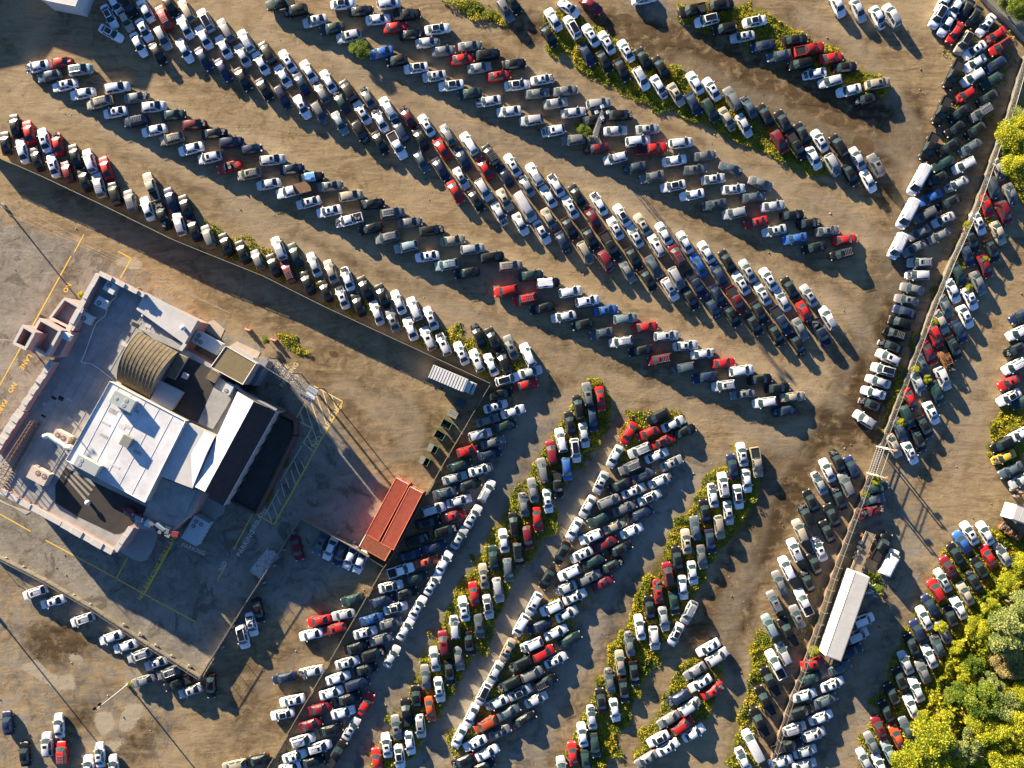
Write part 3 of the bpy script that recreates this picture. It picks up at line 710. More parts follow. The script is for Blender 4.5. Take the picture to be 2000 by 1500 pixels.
DAMP = [([(570,690),(700,760),(900,800),(850,930),(720,900),(640,800)], .4), ([(330,500),(500,580),(700,680),(820,720),(760,760),(560,680),(400,600)], .35), ([(560,1190),(620,1160),(700,1180),(600,1360),(520,1500),(380,1500),(440,1300)], .3), ([(985,30),(1060,10),(1330,40),(1700,190),(1800,180),(1830,330),(1780,560),(1720,880),(1560,880),(1640,700),(1700,560),(1720,400),(1640,320),(1300,110),(1080,60)], .75),
        ([(1470,880),(1620,860),(1580,960),(1480,1160),(1440,1330),(1330,1250),(1430,1060)], .85),
        ([(1000,40),(1060,70),(1060,100),(1020,100),(985,60)], .9), ([(240,320),(330,330),(400,400),(300,380)], .4),
        ([(40,1230),(110,1200),(190,1260),(150,1300),(60,1290)], .8), ([(100,560),(160,480),(170,520),(60,700),(20,760)], .5),
        ([(240,1400),(320,1400),(300,1500),(200,1500)], .55), ([(130,1370),(190,1360),(190,1430),(90,1450)], .6), ([(720,700),(800,720),(720,780)], .3),
        ([(1205,20),(1245,35),(1240,50),(1200,45)], .9), ([(1340,170),(1400,150),(1440,190),(1380,195)], .8), ([(1480,190),(1530,195),(1528,215),(1490,205)], .9),
        ([(1250,780),(1300,775),(1270,830),(1230,840)], .6), ([(640,685),(662,683),(665,697),(645,699)], .9), ([(620,710),(635,706),(638,718),(622,722)], .9)]
PALE = [([(40,1290),(80,1280),(110,1310),(155,1320),(150,1355),(120,1350),(70,1320),(38,1308)], .8), ([(128,1283),(145,1278),(172,1292),(165,1310),(145,1300)], .8),
        ([(190,1288),(210,1284),(208,1305),(192,1300)], .7), ([(188,1385),(225,1385),(225,1415),(195,1435),(185,1405)], .85),
        ([(240,1360),(275,1365),(280,1395),(262,1425),(225,1425),(238,1390)], .85), ([(195,1440),(255,1430),(230,1475),(200,1460)], .7), ([(225,515),(250,502),(275,505),(285,520),(250,535),(230,530)], .8),
        ([(140,460),(160,455),(170,470),(150,482)], .6), ([(288,535),(300,530),(315,545),(300,555)], .6),
        ([(1335,252),(1350,246),(1348,260),(1328,262)], .9), ([(1775,1130),(1790,1128),(1795,1150)], .3), ([(1555,50),(1590,45),(1580,60)], .2),
        ([(1170,1010),(1200,990),(1190,1040),(1160,1080)], .5), ([(1085,1030),(1100,1035),(1085,1085),(1070,1080)], .6), ([(615,950),(640,955),(648,970),(640,975),(632,962)], .3)]
g0x, g1x, g0y, g1y, st = -118.0, 118.0, -92.0, 92.0, 0.5
nx, ny = int((g1x - g0x) / st) + 1, int((g1y - g0y) / st) + 1
gx = np.linspace(g0x, g1x, nx); gy = np.linspace(g0y, g1y, ny)
GX, GY = np.meshgrid(gx, gy, indexing='ij')
PXG, PYG = GX * S + 1000, 750 - GY * S
rs = np.random.RandomState(5)
wob = blur(rs.randn(nx, ny), 4) * 60; wob2 = blur(rs.randn(nx, ny), 4) * 60
def mask(polys, k, extra=None):
    a = np.zeros((nx, ny))
    for po in polys: a = np.maximum(a, inpoly(PXG + wob, PYG + wob2, po[0]) * po[1])
    return np.clip(blur(a, k), 0, 1)
mA = mask(ASPH, 4); mD = mask(DAMP, 3); mP = mask(PALE, 1)
mG = mask([(p, min(1, d * 1.05)) for p, d, h in WEEDS] + [(p, 1.0) for p, d, h in UNDER], 2)
# wheel tracks worn along the lanes
LANES = [[(-20,175),(300,330),(700,520),(1000,640),(1300,760),(1600,880)], [(-20,50),(300,190),(600,330),(900,470),(1200,600),(1500,740),(1650,830)],
 [(480,40),(800,200),(1100,330),(1400,480),(1650,590),(1720,700)], [(800,30),(1050,150),(1350,290),(1600,400),(1740,480)], [(1150,60),(1400,170),(1650,280),(1760,330)],
 [(1500,20),(1700,130),(1780,250),(1760,450),(1700,700),(1620,850)], [(1120,700),(1060,760),(1000,900),(900,1100),(760,1330),(660,1500)], [(1300,740),(1200,820),(1120,980),(1000,1200),(880,1400),(830,1500)],
 [(1440,820),(1390,900),(1330,1000),(1220,1180),(1100,1400),(1050,1500)], [(1600,850),(1540,900),(1460,1100),(1400,1250),(1440,1350),(1400,1500)], [(1850,800),(1760,950),(1800,1050),(1720,1250),(1640,1420),(1600,1500)],
 [(1900,700),(1880,850),(1780,980)], [(1100,690),(1000,800),(1150,740),(1300,800)], [(620,700),(760,790),(820,870),(720,900)], [(430,1480),(520,1330),(640,1260),(560,1180)], [(1640,800),(1560,850),(1480,880),(1420,850)]]
mT = np.zeros((nx, ny)); mL = np.zeros((nx, ny)); rt = np.random.RandomState(21)
for L_ in LANES:
    ptsL = np.array(L_, float)
    for k in range(7):
        off = rt.uniform(-26, 26); ph_ = rt.uniform(0, 6.28, 3); t0, t1 = sorted(rt.uniform(0, 1, 2)); t1 = min(1, t1 + .35)
        seg = np.linalg.norm(np.diff(ptsL, axis=0), axis=1); cum = np.insert(np.cumsum(seg), 0, 0); s_ = np.arange(t0 * cum[-1], t1 * cum[-1], 1.5)
        x = np.interp(s_, cum, ptsL[:, 0]); y = np.interp(s_, cum, ptsL[:, 1])
        kk = 40; x = np.convolve(np.pad(x, kk, mode='edge'), np.ones(2 * kk + 1) / (2 * kk + 1), 'valid'); y = np.convolve(np.pad(y, kk, mode='edge'), np.ones(2 * kk + 1) / (2 * kk + 1), 'valid')
        if len(x) < 5: continue
        tx, ty = np.gradient(x), np.gradient(y); ln = np.hypot(tx, ty) + 1e-6
        o = off + 9 * np.sin(s_ / 90 + ph_[0]) + 5 * np.sin(s_ / 37 + ph_[1])
        for w_ in (-8, 8):
            X_ = (x - ty / ln * (o + w_) - 1000) / S; Y_ = (750 - (y + tx / ln * (o + w_))) / S
            ii = np.clip(((X_ - g0x) / st).round().astype(int), 0, nx - 1); jj = np.clip(((Y_ - g0y) / st).round().astype(int), 0, ny - 1)
            (mT if k % 3 else mL)[ii, jj] = rt.uniform(.6, 1)
mT = np.clip(blur(mT, 1) * 2.2, 0, 1); mL = np.clip(blur(mL, 1) * 2.2, 0, 1)
# far ring to the horizon, then the fine sheet
verts = np.stack([GX.ravel(), GY.ravel(), np.zeros(nx * ny)], 1)
idx = np.arange(nx * ny).reshape(nx, ny)
faces = np.stack([idx[:-1, :-1].ravel(), idx[1:, :-1].ravel(), idx[1:, 1:].ravel(), idx[:-1, 1:].ravel()], 1).tolist()
B = 3000.0
ring = [(-B,-B,0),(B,-B,0),(B,B,0),(-B,B,0)]
n0 = len(verts); verts = np.concatenate([verts, np.array(ring)])
c = [int(idx[0,0]), int(idx[-1,0]), int(idx[-1,-1]), int(idx[0,-1])]
edge = [list(map(int, idx[:,0])), list(map(int, idx[-1,:])), list(map(int, idx[::-1,-1])), list(map(int, idx[0,::-1]))]
for k in range(4):
    a, b = n0 + k, n0 + (k + 1) % 4
    faces.append([a, b] + edge[k][::-1])
gm = bpy.data.materials.new('yard_ground'); nt, N, Lk, bs = nodes(gm)
def nd(t, **kw):
    n = N.new(t)
    for k, v in kw.items(): setattr(n, k, v)
    return n
def noise(scale, detail=6, rough=.6, vec=None, dist=0.0):
    n = nd('ShaderNodeTexNoise'); n.inputs['Scale'].default_value = scale; n.inputs['Detail'].default_value = detail
    n.inputs['Roughness'].default_value = rough; n.inputs['Distortion'].default_value = dist
    Lk.new(vec or pos.outputs['Position'], n.inputs['Vector']); return n.outputs['Fac']
def ramp(v, a, b, lo=0.0, hi=1.0):
    r = nd('ShaderNodeMapRange'); r.inputs['From Min'].default_value = a; r.inputs['From Max'].default_value = b
    r.inputs['To Min'].default_value = lo; r.inputs['To Max'].default_value = hi; Lk.new(v, r.inputs['Value']); return r.outputs['Result']
def mix(f, a, b):
    m = nd('ShaderNodeMix', data_type='RGBA')
    if isinstance(f, (int, float)): m.inputs['Factor'].default_value = f
    else: Lk.new(f, m.inputs['Factor'])
    for s, v in (('A', a), ('B', b)):
        if isinstance(v, tuple): m.inputs[s].default_value = (*v, 1)
        else: Lk.new(v, m.inputs[s])
    return m.outputs['Result']
def math_(op, a, b):
    m = nd('ShaderNodeMath', operation=op)
    for i, v in enumerate((a, b)):
        if isinstance(v, (int, float)): m.inputs[i].default_value = v
        else: Lk.new(v, m.inputs[i])
    return m.outputs[0]
pos = nd('ShaderNodeNewGeometry')
at = nd('ShaderNodeAttribute', attribute_name='cover')
sep = nd('ShaderNodeSeparateColor'); Lk.new(at.outputs['Color'], sep.inputs['Color'])
A_, D_, P_ = sep.outputs['Red'], sep.outputs['Green'], sep.outputs['Blue']
G_ = at.outputs['Alpha']
mp = nd('ShaderNodeMapping'); mp.inputs['Rotation'].default_value = (0, 0, R(27)); mp.inputs['Scale'].default_value = (.2, 1, 1)
Lk.new(pos.outputs['Position'], mp.inputs['Vector'])
mp2 = nd('ShaderNodeMapping'); mp2.inputs['Rotation'].default_value = (0, 0, R(-60)); mp2.inputs['Scale'].default_value = (.2, 1, 1)
Lk.new(pos.outputs['Position'], mp2.inputs['Vector'])
big = noise(.09, 4, .6, None, .6); med = noise(.45, 6, .65, None, .4); fine = noise(3.0, 6, .7); grit = noise(11.0, 3, .7)
rut1 = noise(.42, 6, .62, mp.outputs['Vector'], 1.4); rut2 = noise(.42, 6, .62, mp2.outputs['Vector'], 1.4)
# which way the lanes run: down the middle of the photograph they turn
sx = nd('ShaderNodeSeparateXYZ'); Lk.new(pos.outputs['Position'], sx.inputs[0])
turn = ramp(math_('ADD', sx.outputs['Y'], math_('MULTIPLY', sx.outputs['X'], .47)), 6.0, -6.0)
mr = nd('ShaderNodeMix', data_type='FLOAT'); Lk.new(turn, mr.inputs['Factor']); Lk.new(rut1, mr.inputs['A']); Lk.new(rut2, mr.inputs['B']); rut = mr.outputs['Result']
dirt = mix(ramp(med, .35, .65), DIRT1, DIRT2)
dirt = mix(ramp(rut, .48, .68, 0, .75), dirt, DIRT3)
patch = noise(.2, 5, .7, None, 1.2)
dirt = mix(ramp(patch, .52, .66, 0, .75), dirt, DIRT3)
trk = []
for mpx in (mp, mp2):
    sc_ = nd('ShaderNodeVectorMath', operation='MULTIPLY'); sc_.inputs[1].default_value = (.35, 1, 1); Lk.new(mpx.outputs['Vector'], sc_.inputs[0])
    trk.append(noise(3.2, 4, .65, sc_.outputs[0], .8))
mt = nd('ShaderNodeMix', data_type='FLOAT'); Lk.new(turn, mt.inputs['Factor']); Lk.new(trk[0], mt.inputs['A']); Lk.new(trk[1], mt.inputs['B']); track = mt.outputs['Result']
dirt = mix(ramp(track, .55, .64, 0, .28), dirt, DIRT3)
dirt = mix(ramp(track, .46, .38, 0, .3), dirt, DIRT4)
dirt = mix(ramp(big, .45, .7, 0, .5), dirt, DIRT4)
asph = mix(ramp(med, .35, .68), ASP1, ASP2)
asph = mix(ramp(big, .5, .6, 0, .6), asph, ASP3)
asph = mix(ramp(patch, .55, .6, 0, .7), asph, mix(.5, ASP2, (.05,.035,.02)))
asph = mix(ramp(patch, .44, .41, 0, .5), asph, ASP3)
damp = mix(ramp(rut, .38, .62), DMP1, DMP2)
grs = mix(ramp(fine, .4, .6), GRS1, GRS2)
edgeA = ramp(math_('ADD', A_, ramp(med, .3, .7, -.35, .35)), .3, .7)
colr = mix(edgeA, dirt, asph)
colr = mix(ramp(math_('MULTIPLY', D_, ramp(med, .3, .62, .35, 1.5)), .1, .8), colr, damp)
colr = mix(ramp(math_('ADD', P_, ramp(fine, .3, .7, -.2, .2)), .45, .6, 0, .8), colr, PAL)
colr = mix(ramp(math_('ADD', G_, ramp(med, .3, .7, -.3, .3)), .35, .7, 0, .9), colr, grs)
colr = mix(ramp(grit, .5, .75, 0, .35), colr, mix(.5, colr, (.02, .017, .013)))
colr = mix(ramp(fine, .58, .72, 0, .3), colr, mix(.5, colr, (.6, .52, .4)))
# cracks in the old asphalt
vo = nd('ShaderNodeTexVoronoi', feature='DISTANCE_TO_EDGE'); vo.inputs['Scale'].default_value = .22
wv = nd('ShaderNodeVectorMath', operation='ADD'); Lk.new(pos.outputs['Position'], wv.inputs[0])
nzc = nd('ShaderNodeTexNoise'); nzc.inputs['Scale'].default_value = .5; nzc.inputs['Detail'].default_value = 5
Lk.new(pos.outputs['Position'], nzc.inputs['Vector'])
sc2 = nd('ShaderNodeVectorMath', operation='SCALE'); sc2.inputs['Scale'].default_value = 5.0
Lk.new(nzc.outputs['Color'], sc2.inputs[0]); Lk.new(sc2.outputs[0], wv.inputs[1]); Lk.new(wv.outputs[0], vo.inputs['Vector'])
crk = math_('MULTIPLY', ramp(vo.outputs['Distance'],   .006, .02, .4, 0), math_('MULTIPLY', edgeA, ramp(big, .45, .6)))
colr = mix(crk, colr, (.06, .05, .04))
at2 = nd('ShaderNodeAttribute', attribute_name='tracks'); sp2 = nd('ShaderNodeSeparateColor'); Lk.new(at2.outputs['Color'], sp2.inputs['Color'])
brk = ramp(med, .35, .6, .25, 1.0)
colr = mix(math_('MULTIPLY', math_('MULTIPLY', sp2.outputs['Red'], brk), .85), colr, mix(.55, colr, (.03,.02,.01)))
colr = mix(math_('MULTIPLY', math_('MULTIPLY', sp2.outputs['Green'], brk), .75), colr, mix(.4, colr, (.6,.5,.36)))
Lk.new(colr, bs.inputs['Base Color']); bs.inputs['Roughness'].default_value = .92; bs.inputs['Specular IOR Level'].default_value = .25
hgt = math_('ADD', math_('MULTIPLY', fine, .5), math_('ADD', math_('MULTIPLY', med, 1.2), math_('MULTIPLY', rut, .9)))
bp = nd('ShaderNodeBump'); bp.inputs['Strength'].default_value = BUMP; bp.inputs['Distance'].default_value = .12
Lk.new(hgt, bp.inputs['Height']); Lk.new(bp.outputs['Normal'], bs.inputs['Normal'])
ground = mesh_obj('ground', verts, faces, gm)
cv = np.zeros((len(verts), 4), dtype=np.float32)
cv[:n0, 0] = mA.ravel(); cv[:n0, 1] = mD.ravel(); cv[:n0, 2] = mP.ravel(); cv[:n0, 3] = mG.ravel()
ca = ground.data.attributes.new('cover', 'FLOAT_COLOR', 'POINT'); ca.data.foreach_set('color', cv.ravel())
tv = np.zeros((len(verts), 4), dtype=np.float32); tv[:n0, 0] = mT.ravel(); tv[:n0, 1] = mL.ravel(); tv[:, 3] = 1
ta = ground.data.attributes.new('tracks', 'FLOAT_COLOR', 'POINT'); ta.data.foreach_set('color', tv.ravel())
tag(ground, kind='structure')

# weeds: many small leaves, none inside a car
car_xy = np.array([i['w'] for i in info])
occ = np.zeros((nx * 2, ny * 2), bool)
for i in info:
    x, y, rz = i['w']; L2 = STY[i['style']]['L'] / 2 * (1.15 if 'l' in i['fl'] else 1) + .1; W2 = STY[i['style']]['W'] + .08
    i0, i1 = int((x - 3.6 - g0x) / .25), int((x + 3.6 - g0x) / .25); j0, j1 = int((y - 3.6 - g0y) / .25), int((y + 3.6 - g0y) / .25)
    i0, j0 = max(0, i0), max(0, j0)
    ii, jj = np.meshgrid(np.arange(i0, min(i1, nx * 2)), np.arange(j0, min(j1, ny * 2)), indexing='ij')
    if ii.size == 0: continue
    dx, dy = ii * .25 + g0x - x, jj * .25 + g0y - y
    u = dx * math.cos(rz) + dy * math.sin(rz); v = -dx * math.sin(rz) + dy * math.cos(rz)
    occ[ii, jj] |= (abs(u) < L2) & (abs(v) < W2)
def leaf_mat(name, c1, c2, c3, sc=.35):
    m = bpy.data.materials.new(name); nt, N_, L_, b = nodes(m)
    g = N_.new('ShaderNodeNewGeometry'); nz = N_.new('ShaderNodeTexNoise'); nz.inputs['Scale'].default_value = sc; nz.inputs['Detail'].default_value = 4
    L_.new(g.outputs['Position'], nz.inputs['Vector'])
    cr = N_.new('ShaderNodeValToRGB'); cr.color_ramp.elements[0].position = .3; cr.color_ramp.elements[1].position = .7
    cr.color_ramp.elements[0].color = (*c1, 1); cr.color_ramp.elements[1].color = (*c3, 1)
    e = cr.color_ramp.elements.new(.5); e.color = (*c2, 1)
    ri = N_.new('ShaderNodeMath'); ri.operation = 'MULTIPLY_ADD'; ri.inputs[1].default_value = .35
    L_.new(g.outputs['Random Per Island'], ri.inputs[0]); 
    sb = N_.new('ShaderNodeMath'); sb.operation = 'SUBTRACT'; sb.inputs[1].default_value = .17; L_.new(nz.outputs['Fac'], sb.inputs[0]); L_.new(sb.outputs[0], ri.inputs[2])
    L_.new(ri.outputs[0], cr.inputs['Fac']); L_.new(cr.outputs['Color'], b.inputs['Base Color'])
    b.inputs['Roughness'].default_value = .7; b.inputs['Specular IOR Level'].default_value = .2
    b.inputs['Transmission Weight'].default_value = 0
    tr = N_.new('ShaderNodeBsdfTranslucent'); ms = N_.new('ShaderNodeMixShader'); ms.inputs[0].default_value = .3
    L_.new(cr.outputs['Color'], tr.inputs['Color']); L_.new(b.outputs[0], ms.inputs[1]); L_.new(tr.outputs[0], ms.inputs[2])
    L_.new(ms.outputs[0], N_['Material Output'].inputs['Surface'])
    return m
def leaves(C, size, rs, updown=.6):
    """C: (n,3) centres -> one quad each, random tilt"""
    n = len(C)
    th = rs.uniform(0, 2 * np.pi, n); ph = rs.uniform(-updown, updown, n); ps = rs.uniform(-updown, updown, n)
    a = np.stack([np.cos(th) * np.cos(ph), np.sin(th) * np.cos(ph), np.sin(ph)], 1)
    b0 = np.stack([-np.sin(th), np.cos(th), np.zeros(n)], 1)
    up = np.cross(a, b0); b = b0 * np.cos(ps)[:, None] + up * np.sin(ps)[:, None]
    s = (size * rs.uniform(.6, 1.4, n))[:, None]
    a, b = a * s, b * s * rs.uniform(.35, .7, n)[:, None]
    V = np.stack([C - a, C - b * .9 + a * .1, C + a, C + b * .9 + a * .1], 1).reshape(-1, 3)
    return V, np.arange(4 * n).reshape(-1, 4)
def scatter(polys, per_m2, rs, avoid=True):
    out = []
    for po, d, h in polys:
        xy = np.array([((x - 1000) / S, (750 - y) / S) for x, y in po]); lo, hi = xy.min(0), xy.max(0)
        n = int((hi[0] - lo[0]) * (hi[1] - lo[1]) * per_m2)
        p = rs.uniform(lo, hi, (n, 2))
        wx = np.array([[mnoise.noise(Vector((a * .3, b * .3, 1.0))), mnoise.noise(Vector((a * .3, b * .3, 7.0)))] for a, b in p]) * 2.6
        k = inpoly(p[:, 0] + wx[:, 0], p[:, 1] + wx[:, 1], [tuple(q) for q in xy])
        cl = np.array([mnoise.noise(Vector((a * .22, b * .22, 3.0))) + .5 * mnoise.noise(Vector((a * .9, b * .9, 9.0))) for a, b in p])
        k &= rs.uniform(0, 1, n) < np.clip(d * (.95 + .9 * cl), 0, 1)
        if avoid:
            i = np.clip(((p[:, 0] - g0x) / .25).astype(int), 0, nx * 2 - 1); j = np.clip(((p[:, 1] - g0y) / .25).astype(int), 0, ny * 2 - 1)
            k &= ~occ[i, j]
        q = p[k]; c = cl[k]
        z = h * np.clip(.5 + c, .1, 1.4) * rs.uniform(.1, 1.0, len(q))
        out.append(np.column_stack([q, z + .03]))
    return np.concatenate(out)
rsw = np.random.RandomState(3)
C = scatter(WEEDS, 70, rsw)
V, F = leaves(C, .17, rsw, .8)
tag(mesh_obj('weeds', V, F.tolist(), leaf_mat('weed_leaves', WD1, WD2, WD3)), 'yellow green weeds growing between and around the parked cars', 'weeds', kind='stuff')
C = scatter(UNDER, 60, rsw, True)
V, F = leaves(C, .3, rsw, .8)
tag(mesh_obj('undergrowth', V, F.tolist(), leaf_mat('undergrowth_leaves', (.1,.15,.012), (.33,.34,.02), (.62,.52,.04), .2)), 'tangled yellow green undergrowth at the foot of the woods', 'undergrowth', kind='stuff')
# muddy puddles and potholes
mud = mat('muddy_water', (.16, .105, .05), rough=.12, spec=.6, col2=(.1, .065, .03), scale=.6)
def blob(cx, cy, rx, ry, rot, z, rr):
    pts = []
    for k in range(26):
        t = 2 * math.pi * k / 26; q = 1 + .22 * mnoise.noise(Vector((math.cos(t) * 1.3 + cx, math.sin(t) * 1.3 + cy, 0)))
        x, y = rx * q * math.cos(t), ry * q * math.sin(t)
        pts.append((cx + x * math.cos(rot) - y * math.sin(rot), cy + x * math.sin(rot) + y * math.cos(rot)))
    return [((x - 1000) / S, (750 - y) / S, z) for x, y in pts]
for cx, cy, rx, ry, ro in [(1630,233,22,14,.3),(1686,284,22,17,.6),(1260,58,13,10,.3),(1295,66,14,10,.4),(1222,36,18,9,.25),(1545,205,11,7,.3),(652,692,10,6,.3),(1698,242,12,7,.6)]:
    v = blob(cx, cy, rx, ry, ro, .005, rnd)
    tag(mesh_obj('puddle', v, [list(range(len(v)))[::-1]], mud), kind='structure')

# loose stones, clods and litter on the bare ground
rsl = np.random.RandomState(9); n = 9000
p = np.column_stack([rsl.uniform(-104, 104, n), rsl.uniform(-79, 79, n)])
i_ = np.clip(((p[:, 0] - g0x) / .25).astype(int), 0, nx * 2 - 1); j_ = np.clip(((p[:, 1] - g0y) / .25).astype(int), 0, ny * 2 - 1)
cl = np.array([mnoise.noise(Vector((a * .15, b * .15, 5.0))) for a, b in p])
p = p[(~occ[i_, j_]) & (rsl.uniform(0, 1, n) < .45 + 1.2 * cl)]
sz = rsl.uniform(.03, .1, len(p)) * np.where(rsl.uniform(0, 1, len(p)) > .93, 2.2, 1)
V = []; F = []
for (x, y), s_ in zip(p, sz):
    k = len(V); t = rsl.uniform(0, 6.28)
    for a in range(5): V.append((x + s_ * (1 + .4 * rsl.rand()) * math.cos(t + a * 1.257), y + s_ * math.sin(t + a * 1.257), -.01))
    V.append((x, y, s_ * .9))
    F += [(k + a, k + (a + 1) % 5, k + 5) for a in range(5)]
tag(mesh_obj('gravel', V, F, leaf_mat('stones', (.08,.06,.04), (.24,.19,.13), (.55,.5,.42), 6.0)), 'loose stones and litter strewn over the bare ground', 'gravel', kind='stuff')
# ------------------------------------------------------------------ building
def XY(pts, h): return [tuple(P(x, y, h)[:2]) for x, y in pts]
MEMB = mat('roof_membrane', (.40, .39, .37), rough=.8, var=.3, scale=.5, bump=.1)
MEMB2 = mat('pale_roof_membrane', (.60, .585, .56), rough=.75, var=.18, scale=.4)
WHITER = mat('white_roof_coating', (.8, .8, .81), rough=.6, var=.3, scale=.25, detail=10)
BLACKR = mat('black_tar_roof', (.045, .038, .032), rough=.75, var=.4, scale=.6)
TANR = mat('tan_shingle_roof', (.24, .185, .095), rough=.9, var=.25, scale=3)
BROWNR = mat('weathered_brown_roof', (.22, .17, .1), rough=.85, var=.5, scale=1.2)
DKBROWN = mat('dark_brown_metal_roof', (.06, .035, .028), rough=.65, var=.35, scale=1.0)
PINK = mat('pink_stucco', (.48, .27, .25), rough=.85, var=.15, scale=1.5)
BRICK = mat('red_brick', (.42, .17, .11), rough=.88, var=.3, scale=3)
CAPM = mat('parapet_cap', (.62, .58, .52), rough=.7, var=.15, scale=2)
WALLM = mat('grey_wall', (.34, .32, .30), rough=.85, var=.2, scale=1.5)
TANW = mat('tan_wall', (.52, .44, .33), rough=.85, var=.15, scale=1.5)
STEEL = mat('galvanised_steel', (.3, .31, .32), rough=.5, metal=.6, var=.2, scale=3)
HVAC = mat('hvac_casing', (.62, .66, .64), rough=.5, var=.12, scale=3)
HVACT = mat('tan_hvac_casing', (.66, .55, .46), rough=.55, var=.15, scale=3)
FAN = mat('fan_grille', (.05, .045, .04), rough=.6)
FANR = mat('rusty_fan_grille', (.24, .1, .05), rough=.8)
RUST = mat('rusty_steel', (.38, .19, .09), rough=.85, var=.5, scale=4)
CONC = mat('concrete', (.46, .43, .38), rough=.9, var=.2, scale=1.2)
CONCP = mat('pinkish_concrete', (.58, .47, .38), rough=.9, var=.2, scale=1.0)

bld = empty('commercial_building', P(230, 800, 0))
tag(bld, 'large flat roofed building with white roof, gabled wings and parapets in a parking lot', 'building')
def bpart(name, mb, label=None, parent=None, smooth=None):
    o = mb.build(name, None, smooth); reorigin(o, bld)
    if label: o['label'] = label
    return o
def vol(name, pts, h0, h1, mw, mt, label=None):
    m = MB(); m.prism(XY(pts, h1), h0, h1, mw, mt); return bpart(name, m, label)
def seamed(m, pts, h, d, gap_px, mm, w=.05):
    """raised seams across a roof polygon (px) running along direction d (px)"""
    n = Vector((-d[1], d[0])).normalized(); dd = Vector(d).normalized()
    qs = [Vector(p) for p in pts]; lo = min(q.dot(n) for q in qs); hi = max(q.dot(n) for q in qs)
    t = lo + gap_px
    while t < hi - 2:
        xs = []
        for i in range(len(qs)):
            a, b = qs[i], qs[(i + 1) % len(qs)]; da, db = a.dot(n) - t, b.dot(n) - t
            if da * db < 0: xs.append(a.lerp(b, da / (da - db)))
        if len(xs) >= 2:
            xs.sort(key=lambda q: q.dot(dd)); a, b = xs[0], xs[-1]
            m.bar(P(a.x, a.y, h + .012), P(b.x, b.y, h + .012), w, mm, 4)
        t += gap_px
base = [(194,533),(282,577),(388,628),(357,680),(430,722),(418,762),(466,765),(470,800),(395,958),(372,1006),(330,1040),(256,1031),(222,1081),(2,957),(-12,880),(43,800),(105,703),(128,660)]
m = MB(); m.prism(XY(base, 4.6), 0, 4.6, PINK, MEMB)
bpart('wall', m, 'pink stucco walls under grey membrane roof')
m = MB(); seamed(m, [(190,548),(275,590),(345,690),(225,745),(130,900),(110,960),(10,945),(0,890),(60,790)], 4.6, (-.5,.86), 19, mat('roof_seam', (.3,.29,.28), rough=.8), .03)
seamed(m, [(190,548),(275,590),(345,690),(225,745),(130,900)], 4.6, (.88,.47), 30, MATS['roof_seam'], .025)
bpart('roof_seams', m)
# parapets along the street facades
def parapet(name, a, b, h0, h1, th, mw, mc, n=1, step=.0, label=None):
    m = MB(); a, b = P(*a, h1), P(*b, h1); d = (b - a); L = d.length; rz = math.atan2(d.y, d.x)
    for k in range(n):
        c = a.lerp(b, (k + .5) / n); hh = h1 + (step if k % 2 else 0)
        m.box((c.x, c.y, (h0 + hh) / 2), (L / n, th, hh - h0), mw, rz)
        m.box((c.x, c.y, hh + .06), (L / n + (.02 if k % 2 else -.02), th + .3, .12), mc, rz)
    return bpart(name, m, label)
parapet('parapet', (194,533), (282,577), 4.61, 6.4, .55, BRICK, CAPM, 7, .18, 'stepped brick parapet')
parapet('parapet', (192,535), (128,655), 4.61, 6.3, .6, PINK, CAPM, 5, .15)
parapet('parapet', (103,705), (42,800), 4.61, 6.2, .8, PINK, CAPM, 9, .2)
parapet('parapet', (41,802), (-12,885), 4.61, 6.2, 1.2, PINK, CAPM, 8, .2)
parapet('parapet', (0,958), (120,1022), 4.61, 5.5, .7, PINK, CAPM, 4, .08)
parapet('parapet', (121,1023), (220,1078), 4.61, 5.6, .9, PINK, CAPM, 5, .12)
parapet('parapet', (225,1076), (256,1030), 4.61, 5.5, .7, PINK, CAPM, 3, .1)
# raised pale strip along the north side
vol('raised_roof', [(284,571),(386,626),(360,672),(266,604)], 4.62, 5.6, WALLM, MEMB2, 'pale raised roof strip')
parapet('parapet', (362,671), (353,684), 4.61, 5.5, .35, WALLM, CAPM)
vol('raised_roof', [(270,640),(362,672),(354,686),(300,662)], 4.62, 5.0, WALLM, MEMB)
# white roof
wr_ = [(215,745),(362,822),(283,981),(129,899)]
vol('white_roof', wr_, 4.62, 6.9, TANW, WHITER, 'big white coated roof')
m = MB(); seamed(m, wr_, 6.9, (-.46,.88), 30, mat('pale_seam', (.62,.62,.62), rough=.7), .03)
for a, b in zip(wr_, wr_[1:] + wr_[:1]):
    pa, pb = P(*a, 6.98), P(*b, 6.98); m.bar(pa, pb, .09, WHITER, 5)
for k in range(14):    # patched membrane joints
    a = rnd.uniform(.1,.9); b_ = rnd.uniform(.1,.9); c0 = P(*(Vector(wr_[0]).lerp(Vector(wr_[1]), a).lerp(Vector(wr_[3]).lerp(Vector(wr_[2]), a), b_)), 6.9)
    m.box((c0.x, c0.y, 6.91), (rnd.uniform(.5,2.2), rnd.uniform(.3,.9), .012 + .002 * k), rnd.choice([MATS['pale_seam'], MEMB2, mat('stained_patch', (.48,.46,.42), rough=.8, var=.4, scale=1)]), R(-28))
bpart('roof_edge', m)
m = MB()
for k in range(30):
    c0 = P(rnd.choice([200,150,120,90,235,260,300]) + rnd.uniform(-18,18), 620 + rnd.uniform(-10,60) + (160 if k % 2 else 0), 4.62)
    if 215 < 1000 + c0.x*S/(1-4.62/H) < 330 and 750 - c0.y*S > 690: continue
    m = MB(); m.box((c0.x, c0.y, 4.615), (rnd.uniform(.4,1.6), rnd.uniform(.3,.8), .02 + .002 * k), rnd.choice([MATS['stained_patch'], TRIM, MEMB2]), R(-28)); bpart('roof_patch', m)
